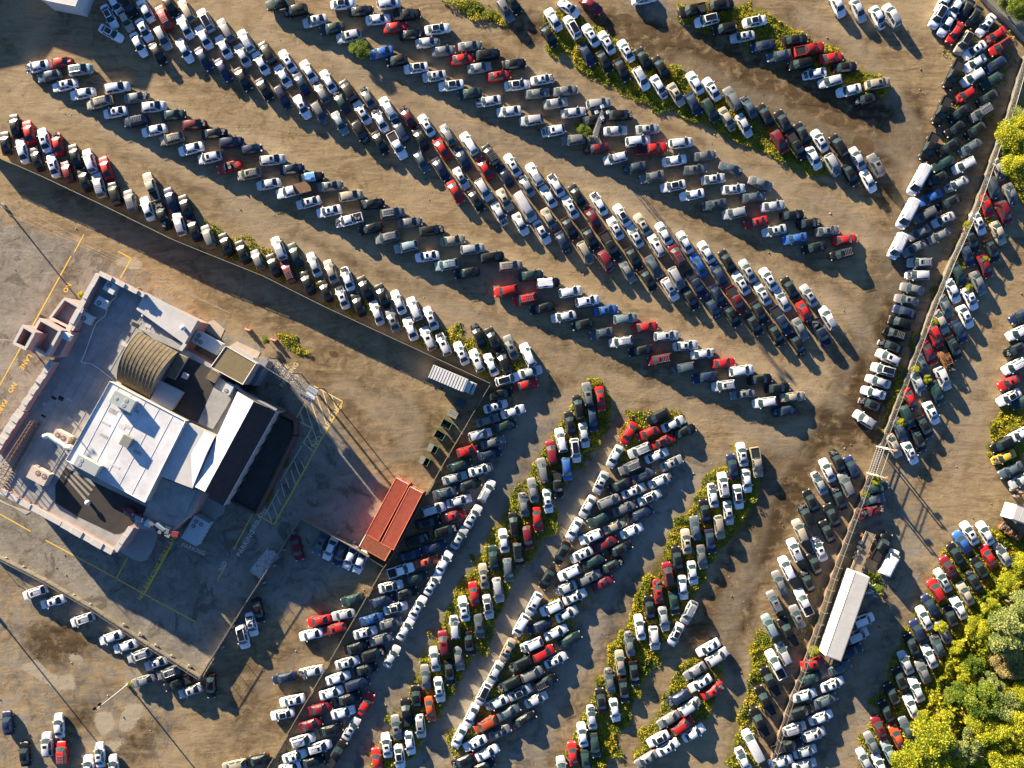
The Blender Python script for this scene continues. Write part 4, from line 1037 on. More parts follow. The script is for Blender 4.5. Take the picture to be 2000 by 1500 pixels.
# grey hipped annex right of it
m = MB(); m.prism(XY([(363,824),(420,852),(376,954),(308,928)], 6.4), 4.62, 6.4, WALLM, MEMB2)
q = [P(400,842,6.41), P(420,852,6.41), P(376,952,6.41), P(373,888,6.41)]; q.append(P(402,888,7.3))
m.add(q, [(0,3,4),(3,2,4),(2,1,4),(1,0,4)], WHITER)
m.add([P(362,822,6.95), P(366,826,6.42), P(311,927,6.42), P(308,926,6.95)], [(0,3,2,1),(0,1,2,3)], WHITER)
bpart('annex_roof', m, 'light grey annex roof with a low pyramid')
# white / brown gable
m = MB()
A, Bq, Cq = [P(464,765,6.3), P(379,950,6.3)], [P(495,784,7.2), P(400,960,7.2)], [P(540,803,5.6), P(437,988,5.6)]
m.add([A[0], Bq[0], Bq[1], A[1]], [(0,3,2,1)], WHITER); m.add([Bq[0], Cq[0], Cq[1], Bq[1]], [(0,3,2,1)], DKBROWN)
for k in (0, 1):
    g = [A[k], Bq[k], Cq[k]]; lows = [Vector((p.x, p.y, 0)) for p in g]
    m.add(g + lows, [(0,1,4,3),(1,2,5,4),(3,4,1,0),(4,5,2,1)], WALLM)
low = [Vector((p.x, p.y, 0)) for p in (A[0], A[1], Cq[0], Cq[1])]
m.add([A[0], A[1], low[1], low[0], Cq[0], Cq[1], low[3], low[2]], [(0,1,2,3),(4,7,6,5)], WALLM)
m.bar(Bq[0] + Vector((0,0,.03)), Bq[1] + Vector((0,0,.03)), .1, WHITER, 5); m.bar(Cq[0], Cq[1], .08, CAPM, 5)
bpart('gable_roof', m, 'gable roof white on one slope and dark brown on the other')
m = MB()
for k in range(9):
    t = (k + .5) / 9; a = Cq[0].lerp(Cq[1], t); m.box((a.x + .35, a.y - .18, 3.0), (.9, .12, 1.4), GLASS, R(62))
bpart('window', m)
# low black lean-to
vol('lean_to', [(543,812),(569,824),(572,850),(497,1001),(450,977)], 0, 2.6, DKBROWN, BLACKR, 'low black lean-to roof')
m = MB()
for a, b in (((545,808),(574,822)), ((574,822),(574,850)), ((573,852),(499,1003)), ((499,1003),(450,978))):
    pa, pb = P(*a, 3.0), P(*b, 3.0); d = pb - pa
    c = (pa + pb) / 2; m.box((c.x, c.y, 1.5), (d.length, .35, 3.1), mat('dark_brown_wall', (.09,.06,.05), rough=.85, var=.3), math.atan2(d.y, d.x))
bpart('lean_to_wall', m)
# barn
m = MB(); e1 = [P(272,648,5.4), P(347,688,5.4)]; e2 = [P(229,743,5.2), P(293,779,5.2)]
NS = 12; prof = []
for k in range(NS + 1):
    t = k / NS; row = []
    for j in (0, 1):
        p = e1[j].lerp(e2[j], t); p.z += 2.1 * (math.sin(math.pi * t) ** .8); row.append(p)
    prof.append(row)
BAT = mat('roof_batten', (.2,.155,.09), rough=.85)
for k in range(NS): m.add([prof[k][0], prof[k][1], prof[k+1][1], prof[k+1][0]], [(0,3,2,1)], BROWNR)
for j in (0, 1):
    pts_ = [r_[j] for r_ in prof]; m.add(pts_ + [Vector((pts_[-1].x, pts_[-1].y, 4.6)), Vector((pts_[0].x, pts_[0].y, 4.6))], [tuple(range(NS + 3)), tuple(range(NS + 2, -1, -1))], WALLM)
for i in range(11):
    u = i / 10
    for k in range(NS): m.bar(prof[k][0].lerp(prof[k][1], u) + Vector((0,0,.02)), prof[k+1][0].lerp(prof[k+1][1], u) + Vector((0,0,.02)), .035, BAT, 4)
for e in (e1, e2): m.add([e[0], e[1], Vector((e[1].x, e[1].y, 4.6)), Vector((e[0].x, e[0].y, 4.6))], [(0,1,2,3),(3,2,1,0)], WALLM)
bpart('barn_roof', m, 'weathered brown vaulted roof')
m = MB(); m.prism(XY([(348,690),(366,699),(340,742),(323,734)], 5.3), 4.62, 5.3, WALLM, BROWNR); bpart('barn_annex', m)
vol('black_roof', [(366,698),(430,728),(386,826),(300,781),(324,738)], 4.62, 4.75, BLACKR, BLACKR, 'black tar roof')
vol('grey_roof_hatch', [(312,743),(357,766),(335,802),(293,781)], 4.76, 5.6, WALLM, mat('blue_grey_roof', (.40,.42,.44), rough=.7, var=.15))
vol('grey_roof', [(427,735),(462,762),(416,838),(386,826)], 4.62, 4.9, WALLM, MEMB)
# tan-roofed hut
m = MB(); m.prism(XY([(441,676),(500,710),(474,751),(412,717)], 6.8), 0, 6.8, WALLM, TANR)
q = [(441,676),(500,710),(474,751),(412,717)]
for a, b in zip(q, q[1:] + q[:1]): m.bar(P(*a, 6.83), P(*b, 6.83), .08, CAPM, 4)
bpart('tan_roof', m, 'flat tan shingled roof')
vol('wooden_deck', [(413,721),(430,730),(418,748),(401,738)], 4.62, 5.4, WALLM, BROWNR)
# courtyard with black tar floor, lower left
m = MB(); m.prism(XY([(108,948),(128,912),(152,926),(176,938),(286,990),(282,1000),(244,1037),(233,1042),(222,1042),(150,1008),(108,982)], 4.64), 4.605, 4.64, BLACKR); bpart('tar_patch', m, 'black tar patch with painted sunlit stripes')
m = MB()  # pale bars on the tar stand in for stripes of sunlight
for k in range(4):
    a = P(128 + k * 8, 930 - k * 3.4, 4.66); b = P(168 + k * 6, 976 - k * 9, 4.66); d = b - a
    m.box(((a + b) / 2)[:], (d.length, .45, .02), mat('sunlit_stripe_paint', (.35,.32,.27), rough=.85, var=.3), math.atan2(d.y, d.x))
bpart('painted_sun_stripes', m)
vol('lower_annex', [(312,932),(382,958),(358,1012),(286,992)], 0, 4.9, WALLM, MEMB, 'low dark annex roof')
vol('lower_annex', [(352,1004),(372,964),(388,972),(372,1012)], 0, 3.0, WALLM, CONC)
m = MB(); rr2 = random.Random(4)
for k in range(26):
    t = k / 25; c = P(246 + 95 * t + rr2.uniform(-4, 4), 998 + 45 * t + rr2.uniform(-6, 6), 5.0)
    m.box((c.x, c.y, 4.9 + rr2.uniform(0, .6)), (rr2.uniform(.6, 2.0), rr2.uniform(.5, 1.2), rr2.uniform(.3, .9)), rr2.choice([STEEL, HVAC, mat('dark_red_panel', (.2,.03,.03), rough=.6), TRIM, STEEL]), R(-26) + rr2.uniform(-.3, .3), rr2.uniform(-.2, .2))
bpart('rooftop_ductwork', m, 'jumbled ducts, railings and red panels at the lower edge')
# sign tower: nested hollow boxes
def hollow(pts, h0, h1, th, mw, mc, floor=None):
    m = MB(); q = [P(x, y, h1) for x, y in pts]; n = len(q); c = sum(q, Vector()) / n
    for i in range(n):
        a, b = q[i], q[(i + 1) % n]; d = (b - a); mid_ = (a + b) / 2; inw = (c - mid_); inw.z = 0
        nn = Vector((-d.y, d.x, 0)).normalized(); nn = nn if nn.dot(inw) > 0 else -nn; o = mid_ + nn * th / 2
        rz = math.atan2(d.y, d.x)
        m.box((o.x, o.y, (h0 + h1) / 2), (d.length - (2 * th + .02) * (i % 2), th, h1 - h0), mw, rz)
        m.box((o.x, o.y, h1 + .05), (d.length - (2 * th + .12) * (i % 2), th + .1, .1), mc, rz)
    if floor is not None: m.prism([(p.x + (c.x - p.x) * .06, p.y + (c.y - p.y) * .06) for p in q], floor - .1, floor, MEMB)
    return m
bpart('sign_tower', hollow([(126,581),(164,603),(143,646),(96,621)], 0, 6.3, .35, PINK, CAPM, 5.2), 'brick entrance tower')
bpart('sign_tower', hollow([(78,621),(121,645),(92,697),(50,672)], 0, 8.2, .4, PINK, CAPM, 6.6))
bpart('sign_tower', hollow([(45,634),(70,649),(51,684),(25,671)], 0, 10.0, .4, PINK, CAPM, 5.0))
m = MB(); m.box(P(129, 656, 7.4)[:], (2.0, 1.2, .9), HVAC, R(-28)); m.prism(XY([(122,646),(140,648),(116,696),(94,697)], 6.9), 4.6, 6.9, PINK); bpart('tower_side', m)

def hv(name, px, py, h, L, W, Ht, rz, mm, fm, fans, label):
    """a cooling unit: body, base rails, fan grilles"""
    p = P(px, py, h + Ht); root = empty(name, (p.x, p.y, h), R(rz)); tag(root, label, 'rooftop unit', 'rooftop cooling units')
    b = MB(); b.box((0,0,Ht/2+.12), (L, W, Ht-.02), mm); b.box((0,0,Ht+.14), (L+.08, W+.08, .06), mm); b.build('casing', root)
    b = MB()
    for k in (-1, 1): b.box((0, k*W*.35, .06), (L*.95, .15, .12), TRIM)
    b.build('base_rail', root)
    for fx, fy, fr in fans:
        b = MB(); b.bar((fx, fy, Ht+.165), (fx, fy, Ht+.21), fr, fm, 16); b.bar((fx, fy, Ht+.21), (fx, fy, Ht+.235), fr*.25, mm, 8)
        for a in range(4): b.box((fx, fy, Ht+.22), (fr*1.9, .05, .02), mm, a*math.pi/4)
        b.build('fan_grille', root)
    b = MB()
    for k in range(5): b.box((L/2+.01, -W*.35+W*.175*k, Ht*.55), (.03, .06, Ht*.7), TRIM)
    b.build('side_louvre', root)
    return root
hv('rooftop_unit', 216, 562, 4.62, 2.1, 1.8, 1.1, -30, HVAC, FAN, [(-.35,.3,.45)], 'pale green rooftop unit topmost beside the brick parapet')
hv('rooftop_unit', 199, 591, 4.62, 2.1, 1.7, 1.0, -30, HVAC, FAN, [(-.35,-.3,.45)], 'pale rooftop unit in the middle of three along the left parapet')
hv('rooftop_unit', 169, 621, 4.62, 2.2, 1.7, 1.0, -30, HVAC, FAN, [(-.3,-.3,.45)], 'pale rooftop unit nearest the sign tower')
hv('rooftop_unit', 240, 784, 6.9, 4.2, 2.3, 1.1, -28, mat('green_grey_casing', (.42,.46,.44), rough=.5, var=.1), HVAC, [(.5,.5,.42),(.5,-.5,.42),(-1.2,0,.3)], 'long grey green unit on the upper part of the white roof')
hv('rooftop_unit', 246, 862, 6.9, 1.7, 1.9, .9, -28, mat('grey_slat_casing', (.25,.26,.24), rough=.6, var=.2), FAN, [], 'small slatted grey unit in the middle of the white roof')
hv('rooftop_unit', 119, 855, 4.62, 3.0, 2.0, 1.5, -28, HVACT, FANR, [(-.7,.2,.5),(.5,.2,.5)], 'tan unit with two rusty fans beside a curved duct')
hv('rooftop_unit', 75, 929, 4.62, 3.6, 2.4, 1.5, -28, HVACT, FANR, [(-.2,.45,.5),(1.1,.45,.5)], 'tan unit with two rusty fans near the lower left corner')
hv('rooftop_unit', 170, 909, 6.9, 4.4, 2.0, 1.3, -28, MATS['green_grey_casing'], HVAC, [(-1.3,.4,.4),(-1.3,-.4,.4)], 'long green grey unit at the lower left edge of the white roof')
hv('rooftop_unit', 404, 669, 2.0, 5.4, 2.4, 1.6, -28, mat('blue_white_casing', (.5,.56,.58), rough=.5, var=.1), FAN, [(-1.9,.5,.4),(-1.9,-.4,.4),(-1.0,-.5,.4)], 'long blue white cooling unit beside the tan roofed hut')
hv('rooftop_unit', 382, 1036, .2, 3.2, 5.0, 2.2, -30, MATS['blue_white_casing'], FAN, [(-.7,1.6,.4),(.4,1.6,.4),(-.7,.6,.4)], 'big white cooling unit standing at the lower edge of the building')
hv('rooftop_unit', 446, 759, 4.92, 1.5, 2.0, 1.1, -28, HVAC, FANR, [(-.1,-.5,.4)], 'cream unit feeding a duct beside the white gable')
hv('rooftop_unit', 362, 734, 4.8, 1.0, 1.0, .6, -28, HVACT, FAN, [], 'small rusty topped vent box on the black roof corner')
# ducts, pipes, vents, dishes
m = MB(); pts = [P(86,853,6.2), P(96,850,6.3), P(112,862,6.3), P(128,873,6.2), P(140,874,6.6)]
for a, b in zip(pts, pts[1:]): m.bar(a, b, .5, HVAC, 10)
tag(m.build('curved_duct', None, 40), 'fat white curved duct beside the tan unit on the grey roof', 'duct')
m = MB(); pts = [P(459,752,5.6), P(476,767,5.6), P(500,780,5.8), P(540,802,5.8)]
for a, b in zip(pts, pts[1:]): m.bar(a, b, .35, STEEL, 8)
tag(m.build('straight_duct', None, 40), 'grey metal duct running along the upper end of the white gable', 'duct')
m = MB(); pts = [(231,563),(225,582),(214,590),(205,617),(188,630),(178,655),(166,690),(158,707),(180,711),(196,722),(224,744)]
for a, b in zip(pts, pts[1:]): m.bar(P(*a, 4.85), P(*b, 4.85), .07, WHITER, 6)
tag(m.build('roof_pipe', None, 40), 'thin white pipe winding across the grey roof', 'pipe')
for (x, y, h, r_, lb) in ((308,736,4.8,.45,'white mushroom vent at the lower corner of the brown vaulted roof'), (356,640,5.6,.55,'white domed vent at the right end of the pale raised roof'), (170,982,4.7,.5,'white round vent on the black tar patch'), (278,617,4.7,.22,'small white pipe cap on the grey roof')):
    root = empty('roof_vent', P(x, y, h + .7)); root.location.z = h; tag(root, lb, 'vent')
    b = MB(); b.bar((0,0,-.05), (0,0,.7), r_*.6, STEEL, 10); b.build('stack', root)
    b = MB(); b.bar((0,0,.55), (0,0,.75), r_, WHITER, 14, r_*.9); b.bar((0,0,.75), (0,0,.92), r_*.9, WHITER, 14, r_*.3); b.build('cap', root, 50)
# rusty sign frame lying behind the parapet
root = empty('sign_frame', P(35, 885, 6)); root.location.z = 4.6
tag(root, 'rusty steel lattice sign frame leaning behind the left parapet', 'frame')
m = MB(); a0, a1, b0_, b1_ = P(60,822,6.9), P(-20,945,6.9), P(76,826,4.9), P(2,955,4.9)
n = 16
for t in (0, .33, .66, 1): m.bar(a0.lerp(b0_, t), a1.lerp(b1_, t), .06, RUST, 5)
for k in range(n + 1):
    t = k / n; p, q = a0.lerp(a1, t), b0_.lerp(b1_, t); m.bar(p, q, .05, RUST, 4)
    if k < n: m.bar(p, b0_.lerp(b1_, (k + 1) / n), .035, RUST, 4)
    m.bar(p, Vector((p.x, p.y, 4.6)), .05, RUST, 4)
o = m.build('lattice'); reorigin(o, root)
m = MB()
for k in range(26):
    c = b0_.lerp(b1_, k / 25); m.box((c.x + .2, c.y, 4.78), (.3, .3, .35), mat('footing_block', (.2,.16,.1), rough=.9), R(-28))
o = m.build('footing_row'); reorigin(o, root)
# raised ladder-like gangway with banner
root = empty('steel_gangway', P(565, 745, 0)); tag(root, 'raised steel ladder gangway with white end platform over the hatched bays', 'gangway')
m = MB(); g0, g1 = P(515,704,6.2), P(613,768,6.2); d = (g1 - g0); nn = Vector((-d.y, d.x, 0)).normalized() * .75
for s_ in (-1, 1):
    m.bar(g0 + nn * s_, g1 + nn * s_, .1, STEEL, 5); m.bar(g0 + nn * s_ + Vector((0,0,.9)), g1 + nn * s_ + Vector((0,0,.9)), .06, STEEL, 5)
    for k in range(15):
        p = g0.lerp(g1, k / 14) + nn * s_; m.bar(p, p + Vector((0,0,.9)), .04, STEEL, 4)
        if k < 14: m.bar(p, g0.lerp(g1, (k + 1) / 14) + nn * s_ + Vector((0,0,.9)), .03, STEEL, 4)
for k in range(30):
    p = g0.lerp(g1, k / 29); m.bar(p - nn, p + nn, .07, STEEL, 4)
o = m.build('ladder_truss'); reorigin(o, root)
m = MB(); m.prism(XY([(602,752),(621,763),(613,782),(597,772)], 6.5), 6.3, 6.5, HVAC); o = m.build('end_platform'); reorigin(o, root)
for t in (.02, .5, .97):
    p = g0.lerp(g1, t)
    for s_ in (-1, 1): m = MB(); m.bar(p + nn * s_, Vector((p.x, p.y, 0)) + nn * s_, .11, STEEL, 6); o = m.build('support_post'); reorigin(o, root)
m = MB(); ba, bb = P(584,770,5.6), P(607,785,5.6); d = bb - ba; c = (ba + bb) / 2
m.box((c.x, c.y, 5.0), (d.length, .08, 1.6), mat('banner_white', (.75,.7,.68), rough=.7), math.atan2(d.y, d.x), 0, R(-25))
for k in range(4):
    q = ba.lerp(bb, .15 + .23 * k); m.box((q.x, q.y, 5.0), (.28, .12, 1.5), mat('banner_red', (.6,.05,.04), rough=.6), math.atan2(d.y, d.x), R(18), R(-25))
o = m.build('banner'); o['label'] = 'red and white banner'; reorigin(o, root)
# blue machine under the gangway end
root = empty('blue_skip_machine', P(497, 724, 0)); tag(root, 'blue grey machine with hoppers beside the tan roofed hut', 'machine')
BLUEM = mat('blue_grey_steel', (.13,.2,.28), rough=.5, var=.3, scale=2)
for nm, x, y, L, W, z0, z1, mm in (('cabin', 500, 716, 2.6, 2.4, 0, 4.2, BLUEM), ('hopper', 492, 735, 2.4, 2.8, 0, 3.6, BLUEM), ('cap_plate', 515, 708, 1.7, 1.5, 4.5, 6.9, mat('brown_grey_plate', (.3,.26,.24), rough=.6)), ('outrigger', 486, 752, 1.6, 1.6, 0, 2.2, TRIM)):
    p = P(x, y, z1); m = MB(); m.box((p.x, p.y, (z0 + z1) / 2), (L, W, z1 - z0), mm, R(-32)); m.box((p.x, p.y, z1 + .06), (L * .8, W * .8, .14), mm, R(-32))
    o = m.build(nm); reorigin(o, root)

# ------------------------------------------------------------------ off-frame building at the top left edge
root = empty('warehouse', P(120, -40, 0)); tag(root, 'pale warehouse whose lower right corner shows at the top left edge', 'building')
m = MB(); m.prism(XY([(82,0),(148,13),(196,-110),(95,-140)], 3.6), 0, 3.6, mat('pale_metal_wall', (.55,.56,.57), rough=.6, var=.1), MEMB2); o = m.build('wall'); reorigin(o, root)
m = MB(); q = [(82,0),(148,13),(196,-110),(95,-140)]
for a, b in zip(q, q[1:] + q[:1]): m.bar(P(*a, 3.68), P(*b, 3.68), .1, CAPM, 5)
o = m.build('roof_edge'); reorigin(o, root)
root = empty('shed', P(-80, -80, 0)); tag(root, 'long shed just beyond the top left corner', 'building')
m = MB(); m.prism(XY([(-200,-50),(-80,-72),(-60,-100),(18,-72),(60,-170),(-200,-200)], 4.3), 0, 4.3, WALLM, MEMB2); o = m.build('wall'); reorigin(o, root)
# ------------------------------------------------------------------ fences
def fence_mat(name, c, c2):
    m = bpy.data.materials.new(name); nt, N_, L_, b = nodes(m)
    tc = N_.new('ShaderNodeTexCoord'); nz = N_.new('ShaderNodeTexNoise'); nz.inputs['Scale'].default_value = .8; nz.inputs['Detail'].default_value = 6
    L_.new(tc.outputs['Object'], nz.inputs['Vector'])
    mx = N_.new('ShaderNodeMix'); mx.data_type = 'RGBA'; mx.inputs['A'].default_value = (*c, 1); mx.inputs['B'].default_value = (*c2, 1)
    rp = N_.new('ShaderNodeMapRange'); rp.inputs['From Min'].default_value = .35; rp.inputs['From Max'].default_value = .65
    L_.new(nz.outputs['Fac'], rp.inputs['Value']); L_.new(rp.outputs['Result'], mx.inputs['Factor']); L_.new(mx.outputs['Result'], b.inputs['Base Color'])
    b.inputs['Roughness'].default_value = .75
    return m
FEN1 = fence_mat('fence_slats_olive', (.26,.23,.16), (.17,.14,.09)); FEN2 = fence_mat('fence_slats_tan', (.24,.21,.16), (.17,.145,.11))
FEN3 = fence_mat('fence_slats_green', (.10,.11,.07), (.16,.12,.08)); RAILM = mat('fence_rail', (.2,.19,.17), rough=.5, metal=.4)
def fence(name, pts, h, mm, label, post=3.0, brace=0.0, ph=None):
    ph = ph or h    # height of the solid panels; open wires above
    root = empty('perimeter_fence', P(*pts[0], 0)); tag(root, label, 'fence')
    pan = MB(); rail = MB(); posts = []
    for a, b in zip(pts, pts[1:]):
        A, B_ = P(*a, 0), P(*b, 0); d = B_ - A; L = d.length; rz = math.atan2(d.y, d.x); n = max(1, int(round(L / 2.4)))
        for k in range(n):
            c = A.lerp(B_, (k + .5) / n); hh = ph + rnd.uniform(-.05, .05)
            pan.box((c.x, c.y, hh / 2 + .03), (L / n - .03, .05, hh - .06), mm, rz + rnd.uniform(-.012, .012), 0, rnd.uniform(-.02, .02))
            posts.append((A.lerp(B_, k / n), rz))
        rail.bar(A + Vector((0,0,h + .06)), B_ + Vector((0,0,h + .06)), .05, mm if mm == FEN3 else RAILM, 6)
        nn = Vector((-d.y, d.x, 0)).normalized() * .06; [rail.bar(A + Vector((0,0,zz)), B_ + Vector((0,0,zz)), .006, RAILM, 4) for zz in ([ph + (h - ph) * j / 6 for j in range(6)] if ph < h else [])]
        rail.bar(A + nn + Vector((0,0,h*.5)), B_ + nn + Vector((0,0,h*.5)), .035, RAILM, 5)
    o = pan.build('slat_panels'); reorigin(o, root); o = rail.build('top_rail'); reorigin(o, root)
    proto = None
    for k, (p, rz) in enumerate(posts[:100]):
        if proto is None:
            m = MB(); m.bar((0,0,0), (0,0,h + .14), .055, RAILM, 6); m.bar((0,0,h + .14), (0,0,h + .2), .07, RAILM, 6)
            if brace: m.bar((0,0,h * .95), (0, brace, .9), .045, mat('brace_wood', (.33,.29,.23), rough=.8), 5)
            proto = m.build('post'); o = proto
        else:
            o = proto.copy(); COL.objects.link(o)
        o.parent = root; o.location = p - root.location; o.rotation_euler = (0, 0, rz)
    return root
fence('f', [(-30,294),(0,309),(96,351),(216,408),(344,471),(400,494),(520,542),(640,602),(800,676),(874,710),(958,749)], 2.3, FEN1, 'long olive slatted fence running diagonally from the left edge to the box truck')
fence('f', [(958,752),(918,819),(870,900),(836,960),(800,1026),(766,1086),(750,1108),(696,1202),(600,1368),(520,1505)], 2.4, FEN3, 'dark green slatted fence slanting from the box truck down to the bottom edge', ph=.8)
fence('f', [(592,1009),(540,1090),(468,1202),(400,1312),(396,1320)], 2.0, FEN2, 'pale fence between the shaded parking lot and the lot of two lone cars', ph=1.3)
fence('f', [(592,1009),(640,1035),(700,1068),(752,1102)], 2.0, FEN2, 'pale fence behind the five cars parked beside the red containers')
fence('f', [(-26,1067),(4,1085),(94,1131),(184,1183),(294,1255),(394,1318)], 1.9, FEN2, 'pale fence with concrete blocks running above the row of white sedans', ph=1.2)
fence('f', [(1995,112),(1964,220),(1934,300),(1896,412),(1852,508),(1816,596),(1758,752),(1714,870)], 2.6, fence_mat('fence_slats_pale', (.17,.155,.125), (.12,.105,.08)), 'tall pale fence along the right side from the top corner to the gate', brace=1.5, ph=1.1)
fence('f', [(1692,926),(1661,1012),(1619,1126),(1599,1190),(1562,1304),(1540,1360),(1522,1416),(1496,1505)], 2.5, fence_mat('fence_slats_rusty', (.19,.15,.11), (.12,.07,.045)), 'rust stained fence from the gate down to the bottom edge', brace=1.5, ph=1.0)
root = empty('yard_gate', P(1704, 897, 0)); tag(root, 'steel sliding gate with pale pylons at the gap in the right fence', 'gate')
m = MB(); a, b = P(1712,872,0), P(1694,924,0); d = b - a
for z in (.3, 1.2, 2.1, 3.0): m.bar(a + Vector((0,0,z)), b + Vector((0,0,z)), .06, STEEL, 6)
for k in range(14): q = a.lerp(b, k / 13); m.bar(q, q + Vector((0,0,3)), .035, STEEL, 5)
nn = Vector((-d.y, d.x, 0)).normalized() * 1.0
for z in (1.2, 3.0): m.bar(a + nn + Vector((0,0,z)), b + nn + Vector((0,0,z)), .06, STEEL, 6)
o = m.build('gate_leaf'); reorigin(o, root)
for p in (a, b):
    m = MB(); m.bar(p, p + Vector((0,0,4.2)), .14, CAPM, 8); m.bar(p + nn, p + nn + Vector((0,0,4.2)), .14, CAPM, 8); m.bar(p + Vector((0,0,4.1)), p + nn + Vector((0,0,4.1)), .1, CAPM, 6)
    m.box((p + nn * 1.6 + Vector((0,0,3.4)))[:], (1.2, .3, .3), mat('orange_arm', (.6,.3,.15), rough=.6), .2)
    o = m.build('pylon'); reorigin(o, root)
# retaining strip at the top right
root = empty('boundary_wall', P(1960, 30, 0)); tag(root, 'grey green concrete wall with rail crossing the top right corner', 'wall')
m = MB(); m.prism(XY([(1915,-12),(1934,-12),(2030,70),(2012,82)], 1.0), 0, 1.0, CONC, mat('mossy_concrete', (.24,.24,.17), rough=.9, var=.3)); o = m.build('wall'); reorigin(o, root)
m = MB(); m.bar(P(1934,-10,1.8), P(2030,72,1.8), .06, RAILM, 6)
for k in range(9): q = P(1934,-10,1.0).lerp(P(2030,72,1.0), k / 8); m.bar((q.x, q.y, .9), (q.x, q.y, 1.85), .05, RAILM, 5)
o = m.build('rail'); reorigin(o, root)
# concrete blocks along the lot fences
blk = None
spots = [(13,1090),(47,1107),(80,1127),(111,1145),(145,1162),(177,1180),(208,1203),(242,1219),(274,1237),(304,1259),(335,1280),(369,1299)]
sp2 = [(575,1040),(557,1073),(537,1104),(517,1137),(496,1167),(455,1232),(436,1263),(417,1296),(660,1040),(693,1058)]
for k, (x, y) in enumerate(spots + sp2):
    if blk is None:
        blk = empty('fence_counterweight', (0,0,0)); m = MB(); m.box((0,0,.35), (.55,.36,.4), CONC); m.box((0,0,.44), (.4,.24,.08), CAPM); m.build('block', blk)
        m = MB(); m.bar((.1,0,.45), (.1,0,.65), .04, STEEL, 6); m.build('lifting_eye', blk); o = blk
    else: o = copy_tree(blk)
    o.location = P(x, y, 0); o.rotation_euler = (0, 0, R(60 if k < 12 else 20))
    if k < 12: tag(o, f"concrete block beside the lower left fence, {ORD[k + 1]} from the left", 'concrete block', 'concrete blocks along the lot fences')
    elif k < 20: tag(o, f"pale concrete block beside the slanting lot fence, {ORD[k - 11]} from its upper end", 'concrete block', 'concrete blocks along the lot fences')
    else: tag(o, f"concrete block behind the parked cars, {'left' if k == 20 else 'right'} of the two", 'concrete block', 'concrete blocks along the lot fences')

# ------------------------------------------------------------------ containers, trucks, skips
CRED = mat('container_red', (.56,.125,.065), rough=.6, var=.22, scale=1.2); CRED2 = mat('container_orange', (.56,.18,.08), rough=.65, var=.3, scale=1.5)
def container(a, b, w, h, mm, label):
    """a,b: px ends of the roof's centre line"""
    A, B_ = P(*a, h), P(*b, h); d = B_ - A; L = d.length; rz = math.atan2(d.y, d.x); c = (A + B_) / 2
    root = empty('shipping_container', (c.x, c.y, 0), rz); tag(root, label, 'container', 'red containers beside the slanted fence')
    m = MB(); m.box((0,0,h/2), (L-.2, w-.14, h-.16), mm)
    n = int(L / .28)
    for k in range(n):
        x = -L/2 + .25 + (L-.5) * k / (n-1); m.box((x, 0, h-.04), (.14, w-.2, .08), mm)
        for s_ in (-1, 1): m.box((x, s_ * (w/2-.05), h/2), (.14, .08, h-.3), mm)
    m.build('shell', root)
    m = MB()
    for sy in (-1, 1):
        m.bar((-L/2, sy*w/2, h-.03), (L/2, sy*w/2, h-.03), .07, mm, 4); m.bar((-L/2, sy*w/2, .1), (L/2, sy*w/2, .1), .07, mm, 4)
        for sx in (-1, 1): m.box((sx*L/2, sy*w/2, h/2), (.16, .16, h), mm)
    for sx in (-1, 1): m.bar((sx*L/2, -w/2, h-.03), (sx*L/2, w/2, h-.03), .08, CAPM if sx < 0 else mm, 4)
    m.build('frame', root)
    for sy in (-.5, .5):
        m = MB(); m.box((-L/2-.03, sy*(w/2-.1), h/2), (.06, w/2-.18, h-.35), mm); m.bar((-L/2-.09, sy*.5, .3), (-L/2-.09, sy*.5, h-.3), .03, STEEL, 5); m.build('door', root)
container((786,940), (727,1050), 2.75, 2.7, CRED, 'left of the two long red corrugated containers')
container((813,957), (756,1068), 2.7, 2.7, mat('container_red_two', (.58,.14,.075), rough=.6, var=.2, scale=1.0), 'right of the two long red corrugated containers')
container((708,1056), (758,1084), 2.6, 2.7, CRED2, 'orange red container set across the ends of the two long ones')
# box truck
TRW = mat('truck_box_white', (.66,.65,.62), rough=.6, var=.15, scale=.8)
p = P(880, 741, 3.5); root = empty('box_truck', (p.x, p.y, 0), R(-23)); tag(root, 'grey white box truck parked inside the corner of the two fences', 'truck')
m = MB(); m.box((-.5,0,2.2), (7.2,2.6,2.6), TRW)
for k in range(13): m.box((-3.9+.56*k, 0, 3.52), (.08,2.5,.04), TRW)
m.build('cargo_box', root)
m = MB(); m.box((4.05,0,1.3), (1.7,2.3,1.5), TRW); m.box((3.6,0,2.3), (1.1,2.1,.9), TRW); m.build('cab', root)
m = MB(); m.box((4.25,0,2.25), (.1,1.9,.75), GLASS, 0, R(-25)); m.build('windscreen', root)
m = MB(); m.box((4.3,-.95,2.07), (1.0,.12,.04), mat('red_stripe', (.5,.04,.03), rough=.5)); m.box((4.3,.95,2.07), (1.0,.12,.04), MATS['red_stripe']); m.build('red_stripe', root)
for x in (-2.8, 3.6):
    for y in (-1, 1): m = MB(); m.bar((x,y*.95,.5), (x,y*1.2,.5), .5, RUBBER, 14); m.bar((x,y*1.19,.5), (x,y*1.23,.5), .3, RIM, 10); m.build('wheel', root)
